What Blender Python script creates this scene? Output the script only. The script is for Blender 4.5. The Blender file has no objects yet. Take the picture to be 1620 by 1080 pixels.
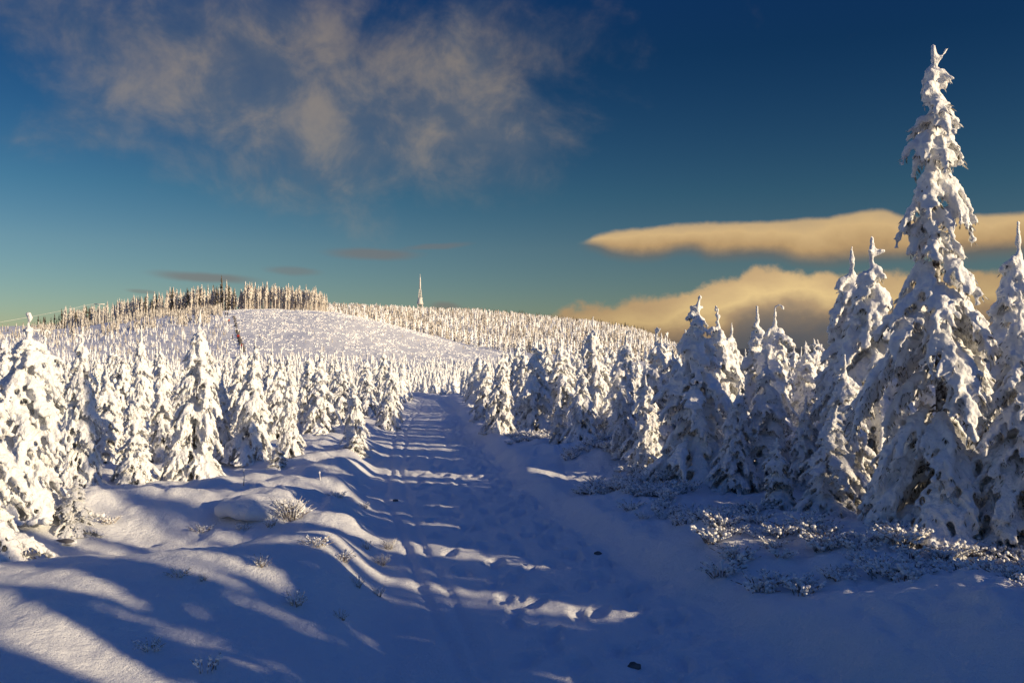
import bpy, math, random
import numpy as np
from mathutils import Vector, Matrix

# ------------------------------------------------------------------ camera
sc = bpy.context.scene
col = sc.collection
rng = np.random.default_rng(7)
random.seed(7)
R = math.radians
CAM_H = 2.0
F = 1440.0            # focal length in photograph pixels (1620 wide)
HZ = 558.0            # horizon row

cd = bpy.data.cameras.new('camera')
cam = bpy.data.objects.new('camera', cd)
col.objects.link(cam)
cd.sensor_width = 36.0
cd.lens = 32.0
cd.clip_start = 0.05
cd.clip_end = 30000
cam.location = (0, 0, CAM_H)
cam.rotation_euler = (R(90) + math.atan((HZ - 540) / F), 0, 0)
sc.camera = cam

# ------------------------------------------------------------------ light
SUN_AZ = 117.0        # clockwise from the view direction (+Y)
SUN_EL = 13.0
sl = bpy.data.lights.new('sun', 'SUN')
sl.energy = 4.8
sl.angle = R(0.55)
sl.color = (1.0, 0.80, 0.52)
sun = bpy.data.objects.new('sun', sl)
col.objects.link(sun)
sd = Vector((math.sin(R(SUN_AZ)) * math.cos(R(SUN_EL)), math.cos(R(SUN_AZ)) * math.cos(R(SUN_EL)), math.sin(R(SUN_EL))))
sun.rotation_euler = sd.to_track_quat('Z', 'Y').to_euler()
sun.location = (30, -10, 20)

sc.view_settings.view_transform = 'Standard'
sc.view_settings.look = 'None'
sc.view_settings.gamma = 1.0
sc.view_settings.use_curve_mapping = False
sc.view_settings.exposure = 0.27
sc.render.engine = 'CYCLES'
sc.cycles.max_bounces = 6
sc.cycles.diffuse_bounces = 4
sc.cycles.glossy_bounces = 2
sc.cycles.use_denoising = True


# ---- node expression helper
class NT:
    def __init__(s, nt):
        s.nt = nt
        s.N = nt.nodes
        s.L = nt.links

    def new(s, t, **kw):
        n = s.N.new(t)
        for k, v in kw.items():
            setattr(n, k, v)
        return n

    def put(s, sock, v):
        if isinstance(v, bpy.types.NodeSocket):
            s.L.new(v, sock)
        elif v is not None:
            sock.default_value = v

    def m(s, op, a, b=None, c=None, clamp=False):
        n = s.new('ShaderNodeMath', operation=op, use_clamp=clamp)
        s.put(n.inputs[0], a)
        if b is not None: s.put(n.inputs[1], b)
        if c is not None: s.put(n.inputs[2], c)
        return n.outputs[0]

    def add(s, a, b): return s.m('ADD', a, b)
    def sub(s, a, b): return s.m('SUBTRACT', a, b)
    def mul(s, a, b): return s.m('MULTIPLY', a, b)
    def div(s, a, b): return s.m('DIVIDE', a, b)

    def ss(s, v, a, b, lo=0.0, hi=1.0):
        n = s.new('ShaderNodeMapRange', interpolation_type='SMOOTHSTEP')
        s.put(n.inputs['Value'], v)
        s.put(n.inputs['From Min'], a); s.put(n.inputs['From Max'], b)
        s.put(n.inputs['To Min'], lo); s.put(n.inputs['To Max'], hi)
        return n.outputs['Result']

    def mix(s, f, a, b, mode='MIX'):
        n = s.new('ShaderNodeMix', data_type='RGBA', blend_type=mode)
        s.put(n.inputs[0], f)
        s.put(n.inputs[6], a if not isinstance(a, tuple) else (*a, 1)[:4])
        s.put(n.inputs[7], b if not isinstance(b, tuple) else (*b, 1)[:4])
        return n.outputs[2]

    def noise(s, vec, scale, detail=4, rough=0.55, dist=0.0):
        n = s.new('ShaderNodeTexNoise')
        s.put(n.inputs['Vector'], vec)
        n.inputs['Scale'].default_value = scale
        n.inputs['Detail'].default_value = detail
        n.inputs['Roughness'].default_value = rough
        n.inputs['Distortion'].default_value = dist
        return n.outputs['Fac']

    def comb(s, x, y, z):
        n = s.new('ShaderNodeCombineXYZ')
        s.put(n.inputs[0], x); s.put(n.inputs[1], y); s.put(n.inputs[2], z)
        return n.outputs[0]

    def ramp(s, v, stops):
        n = s.new('ShaderNodeValToRGB')
        s.put(n.inputs[0], v)
        e = n.color_ramp.elements
        while len(e) > 1: e.remove(e[-1])
        e[0].position = stops[0][0]; e[0].color = (*stops[0][1], 1)
        for p, c in stops[1:]:
            k = e.new(p); k.color = (*c, 1)
        return n.outputs[0]


def lin(r, g, b):
    f = lambda c: (c / 255 / 12.92) if c <= 10 else (((c / 255) + .055) / 1.055) ** 2.4
    return (f(r), f(g), f(b))


def azel(px, py):
    x = (px - 810) / F; z = (HZ - py) / F
    return math.atan2(x, 1), math.atan2(z, math.hypot(x, 1))


world = bpy.data.worlds.new('World')
sc.world = world
world.use_nodes = True
w = NT(world.node_tree)
for n in list(w.N): w.N.remove(n)
SKY_K = 0.11
sky = w.new('ShaderNodeTexSky', sky_type='NISHITA')
sky.sun_disc = False
sky.sun_elevation = R(SUN_EL)
sky.sun_rotation = R(SUN_AZ)
sky.altitude = 1200
sky.air_density = 1.0
sky.dust_density = 0.6
sky.ozone_density = 3.0
tc = w.new('ShaderNodeTexCoord')
sep = w.new('ShaderNodeSeparateXYZ')
w.L.new(tc.outputs['Generated'], sep.inputs[0])
X, Y, Z = sep.outputs
AZ = w.m('ARCTAN2', X, Y)
EL = w.m('ARCSINE', Z)
# clear sky: the physical sky deepened the way a polarised, cold mountain sky looks
g = w.new('ShaderNodeGamma'); w.L.new(sky.outputs[0], g.inputs[0]); g.inputs[1].default_value = 1.70
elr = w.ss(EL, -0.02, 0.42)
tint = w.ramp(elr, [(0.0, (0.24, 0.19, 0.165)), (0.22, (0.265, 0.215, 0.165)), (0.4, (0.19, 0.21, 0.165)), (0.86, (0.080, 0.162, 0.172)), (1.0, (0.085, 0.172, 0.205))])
tint = w.mix(w.ss(EL, 0.33, 0.95), tint, w.mix(1.0, tint, (1.9, 3.9, 5.0), 'MULTIPLY'))  # unseen sky overhead brightened and blued as added fill for the shadows
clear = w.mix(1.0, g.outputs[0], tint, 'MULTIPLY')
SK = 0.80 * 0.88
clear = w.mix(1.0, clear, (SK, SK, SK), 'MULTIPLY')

P = w.comb(AZ, w.mul(EL, 1.0), 0.0)
fine = w.noise(w.comb(AZ, w.mul(EL, 1.6), 0.3), 14, 6, 0.6)
mid_ = w.noise(w.comb(AZ, w.mul(EL, 1.5), 4.2), 6.5, 4, 0.6, 0.4)


def cl(c):          # photographed colour -> radiance before the background strength
    return tuple(v / SKY_K * 0.83 for v in lin(*c))


def ellipse(px, py, rx, ry, tilt=0.0, warp=0.0):
    a, e = azel(px, py)
    da = w.sub(AZ, a); de = w.sub(EL, e)
    if warp:
        de = w.add(de, w.mul(w.sub(mid_, 0.5), warp))
        da = w.add(da, w.mul(w.sub(fine, 0.5), warp))
    ct, st = math.cos(tilt), math.sin(tilt)
    u = w.add(w.mul(da, ct), w.mul(de, st)); v = w.sub(w.mul(de, ct), w.mul(da, st))
    u = w.div(u, rx / F); v = w.div(v, ry / F)
    return w.m('SQRT', w.add(w.mul(u, u), w.mul(v, v))), u, v


out = clear
# thin high veil, patchy, over the upper left and on beyond the frame
d0, _, _ = ellipse(470, 120, 640, 270, -0.06)
V3 = w.comb(w.add(X, 3.1), w.mul(w.add(Y, 1.7), .9), w.mul(w.add(Z, 5.4), 1.1))
veil = w.noise(V3, 5.6, 7, 0.58, 0.6)
veil2 = w.noise(V3, 16, 5, 0.6, 0.3)
vd = w.add(w.mul(veil, 0.78), w.mul(veil2, 0.22))
thr = w.ss(d0, 0.1, 1.32, 0.29, 0.80)
hi = w.ss(EL, 0.42, 0.70)
thr = w.add(w.mul(thr, w.sub(1.0, hi)), w.mul(hi, 0.55))
va = w.ss(w.sub(vd, thr), -0.13, 0.28, 0.0, 0.62)
vc = w.mix(w.ss(veil2, 0.35, 0.7), cl((104, 112, 124)), cl((164, 150, 132)))
out = w.mix(va, out, vc)
# small flat clouds near the hill
for px, py, rx, ry, t, al in [(325, 438, 85, 9, -0.05, .62), (462, 429, 48, 8, -0.03, .4), (590, 401, 80, 11, -0.02, .55), (690, 390, 60, 6, 0.06, .4), (706, 486, 30, 9, 0.0, .55), (225, 460, 25, 4, 0, .4)]:
    d, _, v = ellipse(px, py, rx, ry, t, 0.012)
    a_ = w.ss(d, 1.15, 0.35, 0.0, al)
    out = w.mix(a_, out, cl((122, 112, 108)))
# cloud bank low on the right
lv = w.noise(w.comb(AZ, w.mul(EL, 1.0), 2.0), 24, 8, 0.62, 0.15)
lb = w.noise(w.comb(AZ, w.mul(EL, 1.6), 9.0), 11, 5, 0.55, 0.2)


def curve(pts):
    """piecewise line: azimuth -> elevation (as float curve)."""
    n = w.new('ShaderNodeFloatCurve')
    A0, A1 = azel(700, 500)[0], 1.2
    c = n.mapping.curves[0]
    pp = []
    for px, py in pts:
        a, e = azel(px, py)
        pp.append(((a - A0) / (A1 - A0), e / 0.2))
    while len(c.points) > 2: c.points.remove(c.points[-1])
    c.points[0].location = pp[0]; c.points[1].location = pp[-1]
    for p in pp[1:-1]: c.points.new(*p)
    for p in c.points: p.handle_type = 'AUTO_CLAMPED'
    n.mapping.update()
    w.put(n.inputs['Value'], w.div(w.sub(AZ, A0), A1 - A0))
    return w.mul(n.outputs[0], 0.2)


top = curve([(700, 548), (800, 530), (880, 494), (960, 477), (1020, 468), (1080, 456), (1150, 440), (1215, 420), (1300, 428), (1440, 428), (1620, 420), (1800, 430), (2300, 520)])
edge = w.add(top, w.mul(w.sub(lv, 0.5), 0.040))
depth = w.sub(edge, EL)                     # below the ragged top
ca = w.ss(depth, -0.002, 0.010)
ca = w.mul(ca, w.ss(EL, -0.03, -0.005))
lit = w.ramp(w.ss(w.add(depth, w.add(w.mul(w.sub(lb, 0.5), 0.075), w.mul(w.sub(lv, 0.5), -0.05))), 0.0, 0.085), [(0.0, cl((204, 172, 128))), (0.25, cl((232, 200, 142))), (0.5, cl((184, 156, 120))), (0.75, cl((138, 124, 110))), (1.0, cl((102, 106, 114)))])
# warm brightest part in the middle of the bank
db, _, _ = ellipse(1235, 455, 210, 60, 0.05)
dull = w.mix(1.0, lit, (0.72, 0.70, 0.70), 'MULTIPLY')
lit = w.mix(w.ss(db, 1.5, 0.2), dull, lit)
out = w.mix(w.mul(ca, 0.97), out, lit)
# smooth lens cloud above it
t2 = curve([(700, 470), (860, 402), (920, 380), (980, 362), (1120, 351), (1250, 346), (1330, 338), (1385, 329), (1440, 341), (1520, 338), (1620, 332), (1800, 330), (2300, 420)])
b2 = curve([(700, 472), (860, 404), (920, 388), (970, 402), (1030, 409), (1090, 398), (1130, 408), (1200, 406), (1300, 418), (1380, 410), (1620, 398), (1800, 390), (2300, 424)])
wob = w.mul(w.sub(lb, 0.5), 0.006)
e2 = w.ss(w.sub(w.add(t2, w.add(wob, w.mul(w.sub(lv, .5), .010))), EL), -0.001, 0.006)
f2 = w.mul(w.ss(w.sub(t2, b2), 0.003, 0.012), 1.0)
f2 = w.mul(f2, w.ss(w.sub(EL, w.add(b2, w.mul(w.sub(mid_, .5), .018))), -0.010, 0.014))
fr = w.div(w.sub(EL, b2), w.m('MAXIMUM', w.sub(t2, b2), 0.004))
lc = w.ramp(w.add(fr, w.add(w.mul(w.sub(lb, .5), .6), w.mul(w.sub(lv, .5), .5))), [(0.0, cl((122, 104, 88))), (0.35, cl((190, 156, 110))), (0.7, cl((216, 182, 130))), (1.0, cl((196, 168, 128)))])
out = w.mix(w.mul(w.mul(e2, f2), 0.93), out, lc)

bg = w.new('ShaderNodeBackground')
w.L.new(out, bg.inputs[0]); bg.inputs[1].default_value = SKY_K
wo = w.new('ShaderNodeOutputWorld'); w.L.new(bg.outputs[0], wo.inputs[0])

# ------------------------------------------------------------------ materials


def material(name):
    m = bpy.data.materials.new(name)
    m.use_nodes = True
    t = NT(m.node_tree)
    b = t.N['Principled BSDF']
    return m, t, b


def bump(t, b, h, strength, dist):
    n = t.new('ShaderNodeBump')
    n.inputs['Strength'].default_value = strength
    n.inputs['Distance'].default_value = dist
    t.put(n.inputs['Height'], h)
    t.L.new(n.outputs[0], b.inputs['Normal'])


def plain(name, c, rough=0.7, metal=0.0, noise_scale=None, c2=None):
    m, t, b = material(name)
    b.inputs['Roughness'].default_value = rough
    b.inputs['Metallic'].default_value = metal
    if noise_scale:
        tcn = t.new('ShaderNodeTexCoord')
        f = t.noise(tcn.outputs['Object'], noise_scale, 4)
        t.L.new(t.mix(t.ss(f, .4, .6), c, c2), b.inputs['Base Color'])
    else:
        b.inputs['Base Color'].default_value = (*c, 1)
    return m


# ground snow
M = {}
m, t, b = material('ground_snow'); M['ground'] = m
g = t.new('ShaderNodeTexCoord').outputs['Object']
n1 = t.noise(g, 2.2, 5, 0.6); n2 = t.noise(g, 26, 5, 0.68); n3 = t.noise(g, 120, 3, 0.7)
t.L.new(t.mix(n1, (0.84, 0.855, 0.875), (0.89, 0.893, 0.90)), b.inputs['Base Color'])
b.inputs['Roughness'].default_value = 0.75
b.inputs['Specular IOR Level'].default_value = 0.25
bump(t, b, t.add(t.add(t.mul(n2, .9), t.mul(n3, .35)), t.mul(n1, 1.0)), 0.9, 0.028)
# trodden snow of the track
m, t, b = material('path_snow'); M['path'] = m
g = t.new('ShaderNodeTexCoord').outputs['Object']
n1 = t.noise(g, 2.2, 5, 0.6); n2 = t.noise(g, 26, 5, 0.68); n3 = t.noise(g, 120, 3, 0.7)
t.L.new(t.mix(n1, (0.84, 0.855, 0.875), (0.89, 0.893, 0.90)), b.inputs['Base Color'])
b.inputs['Roughness'].default_value = 0.7
b.inputs['Specular IOR Level'].default_value = 0.25
bump(t, b, t.add(t.add(t.mul(n2, .9), t.mul(n3, .35)), t.mul(n1, 1.0)), 0.9, 0.028)
# snow and rime on the trees
m, t, b = material('tree_snow'); M['tsnow'] = m
g = t.new('ShaderNodeTexCoord').outputs['Object']
n1 = t.noise(g, 9, 4, 0.6); n2 = t.noise(g, 45, 4, 0.65)
t.L.new(t.mix(n1, (0.87, 0.87, 0.87), (0.92, 0.918, 0.91)), b.inputs['Base Color'])
b.inputs['Roughness'].default_value = 0.8
b.inputs['Specular IOR Level'].default_value = 0.2
vo = t.new('ShaderNodeTexVoronoi', feature='SMOOTH_F1'); vo.inputs['Scale'].default_value = 26
t.L.new(g, vo.inputs['Vector'])
bump(t, b, t.add(t.sub(t.mul(n2, .8), t.mul(vo.outputs['Distance'], .9)), t.mul(n1, .5)), 0.6, 0.03)
# needles, partly rimed
m, t, b = material('needles'); M['needles'] = m
g = t.new('ShaderNodeTexCoord').outputs['Object']
n1 = t.noise(g, 11, 4, 0.6); n2 = t.noise(g, 60, 2, 0.5)
c = t.mix(n2, (0.030, 0.036, 0.018), (0.115, 0.085, 0.040))
c = t.mix(t.ss(n1, .36, .58, 0, 0.88), c, (0.70, 0.69, 0.66))
t.L.new(c, b.inputs['Base Color']); b.inputs['Roughness'].default_value = 0.8
# bark
m, t, b = material('bark'); M['bark'] = m
g = t.new('ShaderNodeTexCoord').outputs['Object']
n1 = t.noise(g, 14, 4, 0.6)
t.L.new(t.mix(t.ss(n1, .4, .62), (0.055, 0.040, 0.030), (0.50, 0.48, 0.45)), b.inputs['Base Color'])
b.inputs['Roughness'].default_value = 0.9
bump(t, b, n1, 0.6, 0.02)
# rime over distant forest, with twigs showing through
m, t, b = material('rimed_foliage'); M['rime'] = m
g = t.new('ShaderNodeTexCoord').outputs['Object']
n1 = t.noise(g, 1.6, 4, 0.7)
t.L.new(t.mix(t.ss(n1, .40, .60), (0.27, 0.225, 0.175), (0.82, 0.79, 0.74)), b.inputs['Base Color'])
b.inputs['Roughness'].default_value = 0.9
m, t, b = material('rimed_bark'); M['rbark'] = m
g = t.new('ShaderNodeTexCoord').outputs['Object']
n1 = t.noise(g, 2.5, 3, 0.6)
t.L.new(t.mix(t.ss(n1, .35, .6), (0.40, 0.33, 0.26), (0.80, 0.76, 0.70)), b.inputs['Base Color'])
b.inputs['Roughness'].default_value = 0.9
M['darkfir'] = plain('dark_foliage', (0.030, 0.036, 0.026), .9, 0, 1.2, (0.16, 0.13, 0.10))
M['straw'] = plain('dry_stalk', (0.34, 0.24, 0.12), .8, 0, 30, (0.66, 0.58, 0.46))
M['heath'] = plain('heath_stem', (0.15, 0.105, 0.075), .9, 0, 18, (0.75, 0.74, 0.73))
M['stone'] = plain('stone', (0.06, 0.055, 0.055), .9, 0, 4, (0.16, 0.15, 0.15))
M['steel'] = plain('rimed_steel', (0.62, 0.58, 0.52), .6, 0, 0.2, (0.80, 0.77, 0.72))
M['steel_dark'] = plain('steel_dark', (0.16, 0.14, 0.13), .6)
M['stake'] = plain('rimed_wood', (0.40, 0.34, 0.27), .8, 0, 30, (0.8, 0.79, 0.77))
M['far'] = plain('hazed_hill_forest', (0.022, 0.035, 0.055), .95, 0, 0.004, (0.06, 0.08, 0.11))  # dark forest, with the blue of distance haze put into the colour
M['red'] = plain('red_jacket', (0.42, 0.03, 0.03), .8)
M['orange'] = plain('orange_jacket', (0.60, 0.12, 0.03), .8)
M['navy'] = plain('dark_jacket', (0.02, 0.022, 0.03), .8)
M['trousers'] = plain('dark_trousers', (0.015, 0.015, 0.02), .8)
M['skin'] = plain('skin', (0.5, 0.3, 0.22), .6)
M['hair'] = plain('wool_hat', (0.05, 0.03, 0.03), .9)

# ------------------------------------------------------------------ helpers


def mesh_obj(name, V, Fc, mat, parent=None, smooth=False, link=True):
    me = bpy.data.meshes.new(name)
    V = np.asarray(V, dtype=np.float32); Fc = np.asarray(Fc, dtype=np.int32)
    k = Fc.shape[1]
    me.vertices.add(len(V)); me.vertices.foreach_set('co', V.ravel())
    me.loops.add(Fc.size); me.loops.foreach_set('vertex_index', Fc.ravel())
    me.polygons.add(len(Fc)); me.polygons.foreach_set('loop_start', np.arange(0, Fc.size, k, dtype=np.int32))
    me.update(calc_edges=True); me.validate()
    if smooth: me.shade_smooth()
    o = bpy.data.objects.new(name, me)
    if mat: me.materials.append(mat)
    if link: col.objects.link(o)
    if parent: o.parent = parent
    return o


def tag(o, label=None, cat=None, group=None, kind=None):
    if label: o['label'] = label
    if cat: o['category'] = cat
    if group: o['group'] = group
    if kind: o['kind'] = kind
    return o


def empty(name, loc=(0, 0, 0), rz=0.0, s=1.0):
    o = bpy.data.objects.new(name, None)
    col.objects.link(o)
    o.location = loc; o.rotation_euler = (0, 0, rz); o.scale = (s, s, s)
    o.empty_display_size = 0.2
    return o


def copy_tree(o, parent=None):
    c = o.copy(); col.objects.link(c)
    if parent: c.parent = parent
    for ch in list(o.children): copy_tree(ch, c)
    return c


class Geo:
    """collects triangles"""
    def __init__(s): s.V = []; s.F = []; s.n = 0

    def put(s, V, Fc):
        V = np.asarray(V, float).reshape(-1, 3); Fc = np.asarray(Fc, int)
        if Fc.shape[1] == 4: Fc = np.concatenate([Fc[:, [0, 1, 2]], Fc[:, [0, 2, 3]]])
        s.V.append(V); s.F.append(Fc + s.n); s.n += len(V)

    def tube(s, pts, rad, k=6, cap=True):
        pts = np.asarray(pts, float); n = len(pts)
        rad = np.broadcast_to(np.asarray(rad, float), (n,))
        tn = np.gradient(pts, axis=0); tn /= np.linalg.norm(tn, axis=1)[:, None] + 1e-9
        up = np.where(np.abs(tn[:, 2:3]) > .9, np.array([[1., 0, 0]]), np.array([[0, 0, 1.]]))
        a = np.cross(tn, up); a /= np.linalg.norm(a, axis=1)[:, None] + 1e-9
        b_ = np.cross(tn, a)
        th = np.arange(k) * 2 * np.pi / k
        V = pts[:, None] + rad[:, None, None] * (a[:, None] * np.cos(th)[None, :, None] + b_[:, None] * np.sin(th)[None, :, None])
        i = np.arange(n - 1)[:, None] * k; j = np.arange(k)[None]; j2 = (j + 1) % k
        Fq = np.stack([i + j, i + j2, i + k + j2, i + k + j], -1).reshape(-1, 4)
        V = V.reshape(-1, 3)
        Fq = np.concatenate([Fq[:, [0, 1, 2]], Fq[:, [0, 2, 3]]])
        if cap:
            V = np.concatenate([V, pts[:1], pts[-1:]])
            c0, c1 = n * k, n * k + 1
            jj = np.arange(k); jn = (jj + 1) % k
            Fq = np.concatenate([Fq, np.stack([jn, jj, np.full(k, c0)], -1), np.stack([jj + (n - 1) * k, jn + (n - 1) * k, np.full(k, c1)], -1)])
        s.put(V, Fq)

    def box(s, c, d):
        c = np.array(c, float); d = np.array(d, float) / 2
        q = np.array([[x, y, z] for x in (-1, 1) for y in (-1, 1) for z in (-1, 1)], float) * d + c
        s.put(q, [[0, 1, 3, 2], [4, 6, 7, 5], [0, 4, 5, 1], [2, 3, 7, 6], [0, 2, 6, 4], [1, 5, 7, 3]])

    def lathe(s, prof, k=12, c=(0, 0)):
        th = np.arange(k) * 2 * np.pi / k
        V = np.array([[c[0] + r * math.cos(a), c[1] + r * math.sin(a), z] for r, z in prof for a in th])
        n = len(prof)
        i = np.arange(n - 1)[:, None] * k; j = np.arange(k)[None]; j2 = (j + 1) % k
        s.put(V, np.stack([i + j, i + j2, i + k + j2, i + k + j], -1).reshape(-1, 4))

    def build(s, name, mat, parent=None, smooth=False, link=True):
        return mesh_obj(name, np.concatenate(s.V), np.concatenate(s.F), mat, parent, smooth, link)


# icosahedron template
_p = (1 + 5 ** .5) / 2
ICO_V = np.array([(-1, _p, 0), (1, _p, 0), (-1, -_p, 0), (1, -_p, 0), (0, -1, _p), (0, 1, _p), (0, -1, -_p), (0, 1, -_p), (_p, 0, -1), (_p, 0, 1), (-_p, 0, -1), (-_p, 0, 1)]) / math.hypot(1, _p)
ICO_F = np.array([(0, 11, 5), (0, 5, 1), (0, 1, 7), (0, 7, 10), (0, 10, 11), (1, 5, 9), (5, 11, 4), (11, 10, 2), (10, 7, 6), (7, 1, 8), (3, 9, 4), (3, 4, 2), (3, 2, 6), (3, 6, 8), (3, 8, 9), (4, 9, 5), (2, 4, 11), (6, 2, 10), (8, 6, 7), (9, 8, 1)])


def tex(name, kind, scale, depth=2):
    t_ = bpy.data.textures.new(name, kind)
    t_.noise_scale = scale
    if kind == 'CLOUDS': t_.noise_depth = depth
    return t_


T_big = tex('lumps', 'CLOUDS', 0.22, 1)
T_fine = tex('rime_knobs', 'VORONOI', 0.085)
T_fine.distance_metric = 'DISTANCE'
T_mid = tex('rime_lumps', 'CLOUDS', 0.07, 2)
T_far = tex('far_lumps', 'CLOUDS', 1.1, 2)


def fuse(name, C, rad, voxel, disp, mat, smooth_it=1, zs=0.85):
    """fuse thousands of overlapping balls of snow into one lumpy skin"""
    C = np.asarray(C, float); rad = np.asarray(rad, float)
    n = len(C)
    rot = rng.random(n) * 6.28
    c_, s_ = np.cos(rot), np.sin(rot)
    B = ICO_V[None] * (rad[:, None, None] * 1.12)
    V = np.stack([B[..., 0] * c_[:, None] - B[..., 1] * s_[:, None], B[..., 0] * s_[:, None] + B[..., 1] * c_[:, None], B[..., 2] * zs], -1) + C[:, None]
    Fc = (ICO_F[None] + (np.arange(n) * 12)[:, None, None]).reshape(-1, 3)
    o = mesh_obj(name, V.reshape(-1, 3), Fc, mat, link=True)
    r_ = o.modifiers.new('r', 'REMESH'); r_.mode = 'VOXEL'; r_.voxel_size = voxel; r_.use_smooth_shade = True
    if smooth_it:
        s2 = o.modifiers.new('s', 'SMOOTH'); s2.iterations = smooth_it; s2.factor = 0.5
    for tx, st, ml in disp:
        d_ = o.modifiers.new('d', 'DISPLACE'); d_.texture = tx; d_.strength = st; d_.mid_level = ml
        d_.texture_coords = 'LOCAL'
    dg = bpy.context.evaluated_depsgraph_get()
    me = bpy.data.meshes.new_from_object(o.evaluated_get(dg))
    me.name = name
    old = o.data
    bpy.data.objects.remove(o); bpy.data.meshes.remove(old)
    me.shade_smooth()
    me.materials.clear(); me.materials.append(mat)
    return me


# ------------------------------------------------------------------ terrain
_perm = np.random.default_rng(11).integers(0, 2 ** 31, size=65536)


def _h(ix, iy):
    return (_perm[(ix * 73 + iy * 3571 + (ix * iy) % 97 * 13) & 65535] % 6283) / 1000.0


def perlin(x, y):
    x = np.asarray(x, float); y = np.asarray(y, float)
    ix = np.floor(x).astype(np.int64); iy = np.floor(y).astype(np.int64)
    fx = x - ix; fy = y - iy
    u = fx * fx * fx * (fx * (fx * 6 - 15) + 10); v = fy * fy * fy * (fy * (fy * 6 - 15) + 10)

    def gr(a, b_, dx, dy):
        th = _h(a, b_)
        return np.cos(th) * dx + np.sin(th) * dy
    a = gr(ix, iy, fx, fy); b_ = gr(ix + 1, iy, fx - 1, fy)
    c_ = gr(ix, iy + 1, fx, fy - 1); d_ = gr(ix + 1, iy + 1, fx - 1, fy - 1)
    return (a + (b_ - a) * u + (c_ - a) * v + (a - b_ - c_ + d_) * u * v) * 1.5


def sst(v, a, b_):
    t_ = np.clip((v - a) / (b_ - a), 0, 1)
    return t_ * t_ * (3 - 2 * t_)


def smooth_interp(x, xs, ys):
    """monotone-ish smooth interpolation"""
    xs = np.array(xs, float); ys = np.array(ys, float)
    d = np.gradient(ys, xs)
    x = np.clip(x, xs[0], xs[-1])
    i = np.clip(np.searchsorted(xs, x) - 1, 0, len(xs) - 2)
    h = xs[i + 1] - xs[i]; t_ = (x - xs[i]) / h
    return (ys[i] * (1 + 2 * t_) * (1 - t_) ** 2 + h * d[i] * t_ * (1 - t_) ** 2 + ys[i + 1] * t_ ** 2 * (3 - 2 * t_) + h * d[i + 1] * t_ ** 2 * (t_ - 1))


PY = [-30, 0, 3, 5.5, 7.3, 9.9, 14.3, 20, 30, 40, 55, 72, 90, 130]
PX = [2.6, 1.35, 0.95, 0.52, 0.14, -0.38, -1.1, -1.8, -2.75, -3.45, -4.9, -6.6, -10.5, -22]
BY = [-40, 0, 14, 20, 40, 72, 110, 200, 5000]
BZ = [0.0, 0, 0, -.06, -.55, -1.7, -2.7, -3.0, -3.0]


def pathx(y): return smooth_interp(y, PY, PX)
def pathw(y): return np.interp(y, [-30, 5, 7.3, 9.9, 14, 20, 60, 130], [1.5, 1.34, 1.14, 1.06, 1.04, 1.05, .9, .8])


def skyline(u, tab):
    px = 810 + np.clip(u, -1.2, 1.2) * F
    return smooth_interp(px, [p[0] for p in tab], [p[1] for p in tab])


HILL = [(-900, 545), (-200, 536), (0, 527), (120, 519), (230, 505), (310, 497), (370, 493), (450, 494), (520, 498), (600, 512), (680, 528), (770, 545), (880, 556), (1000, 562), (1200, 568), (2500, 575)]
RIDGE = [(-900, 520), (300, 508), (520, 494), (600, 496), (665, 499), (760, 502), (880, 513), (960, 522), (1020, 534), (1060, 552), (1120, 562), (2500, 566)]


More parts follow.
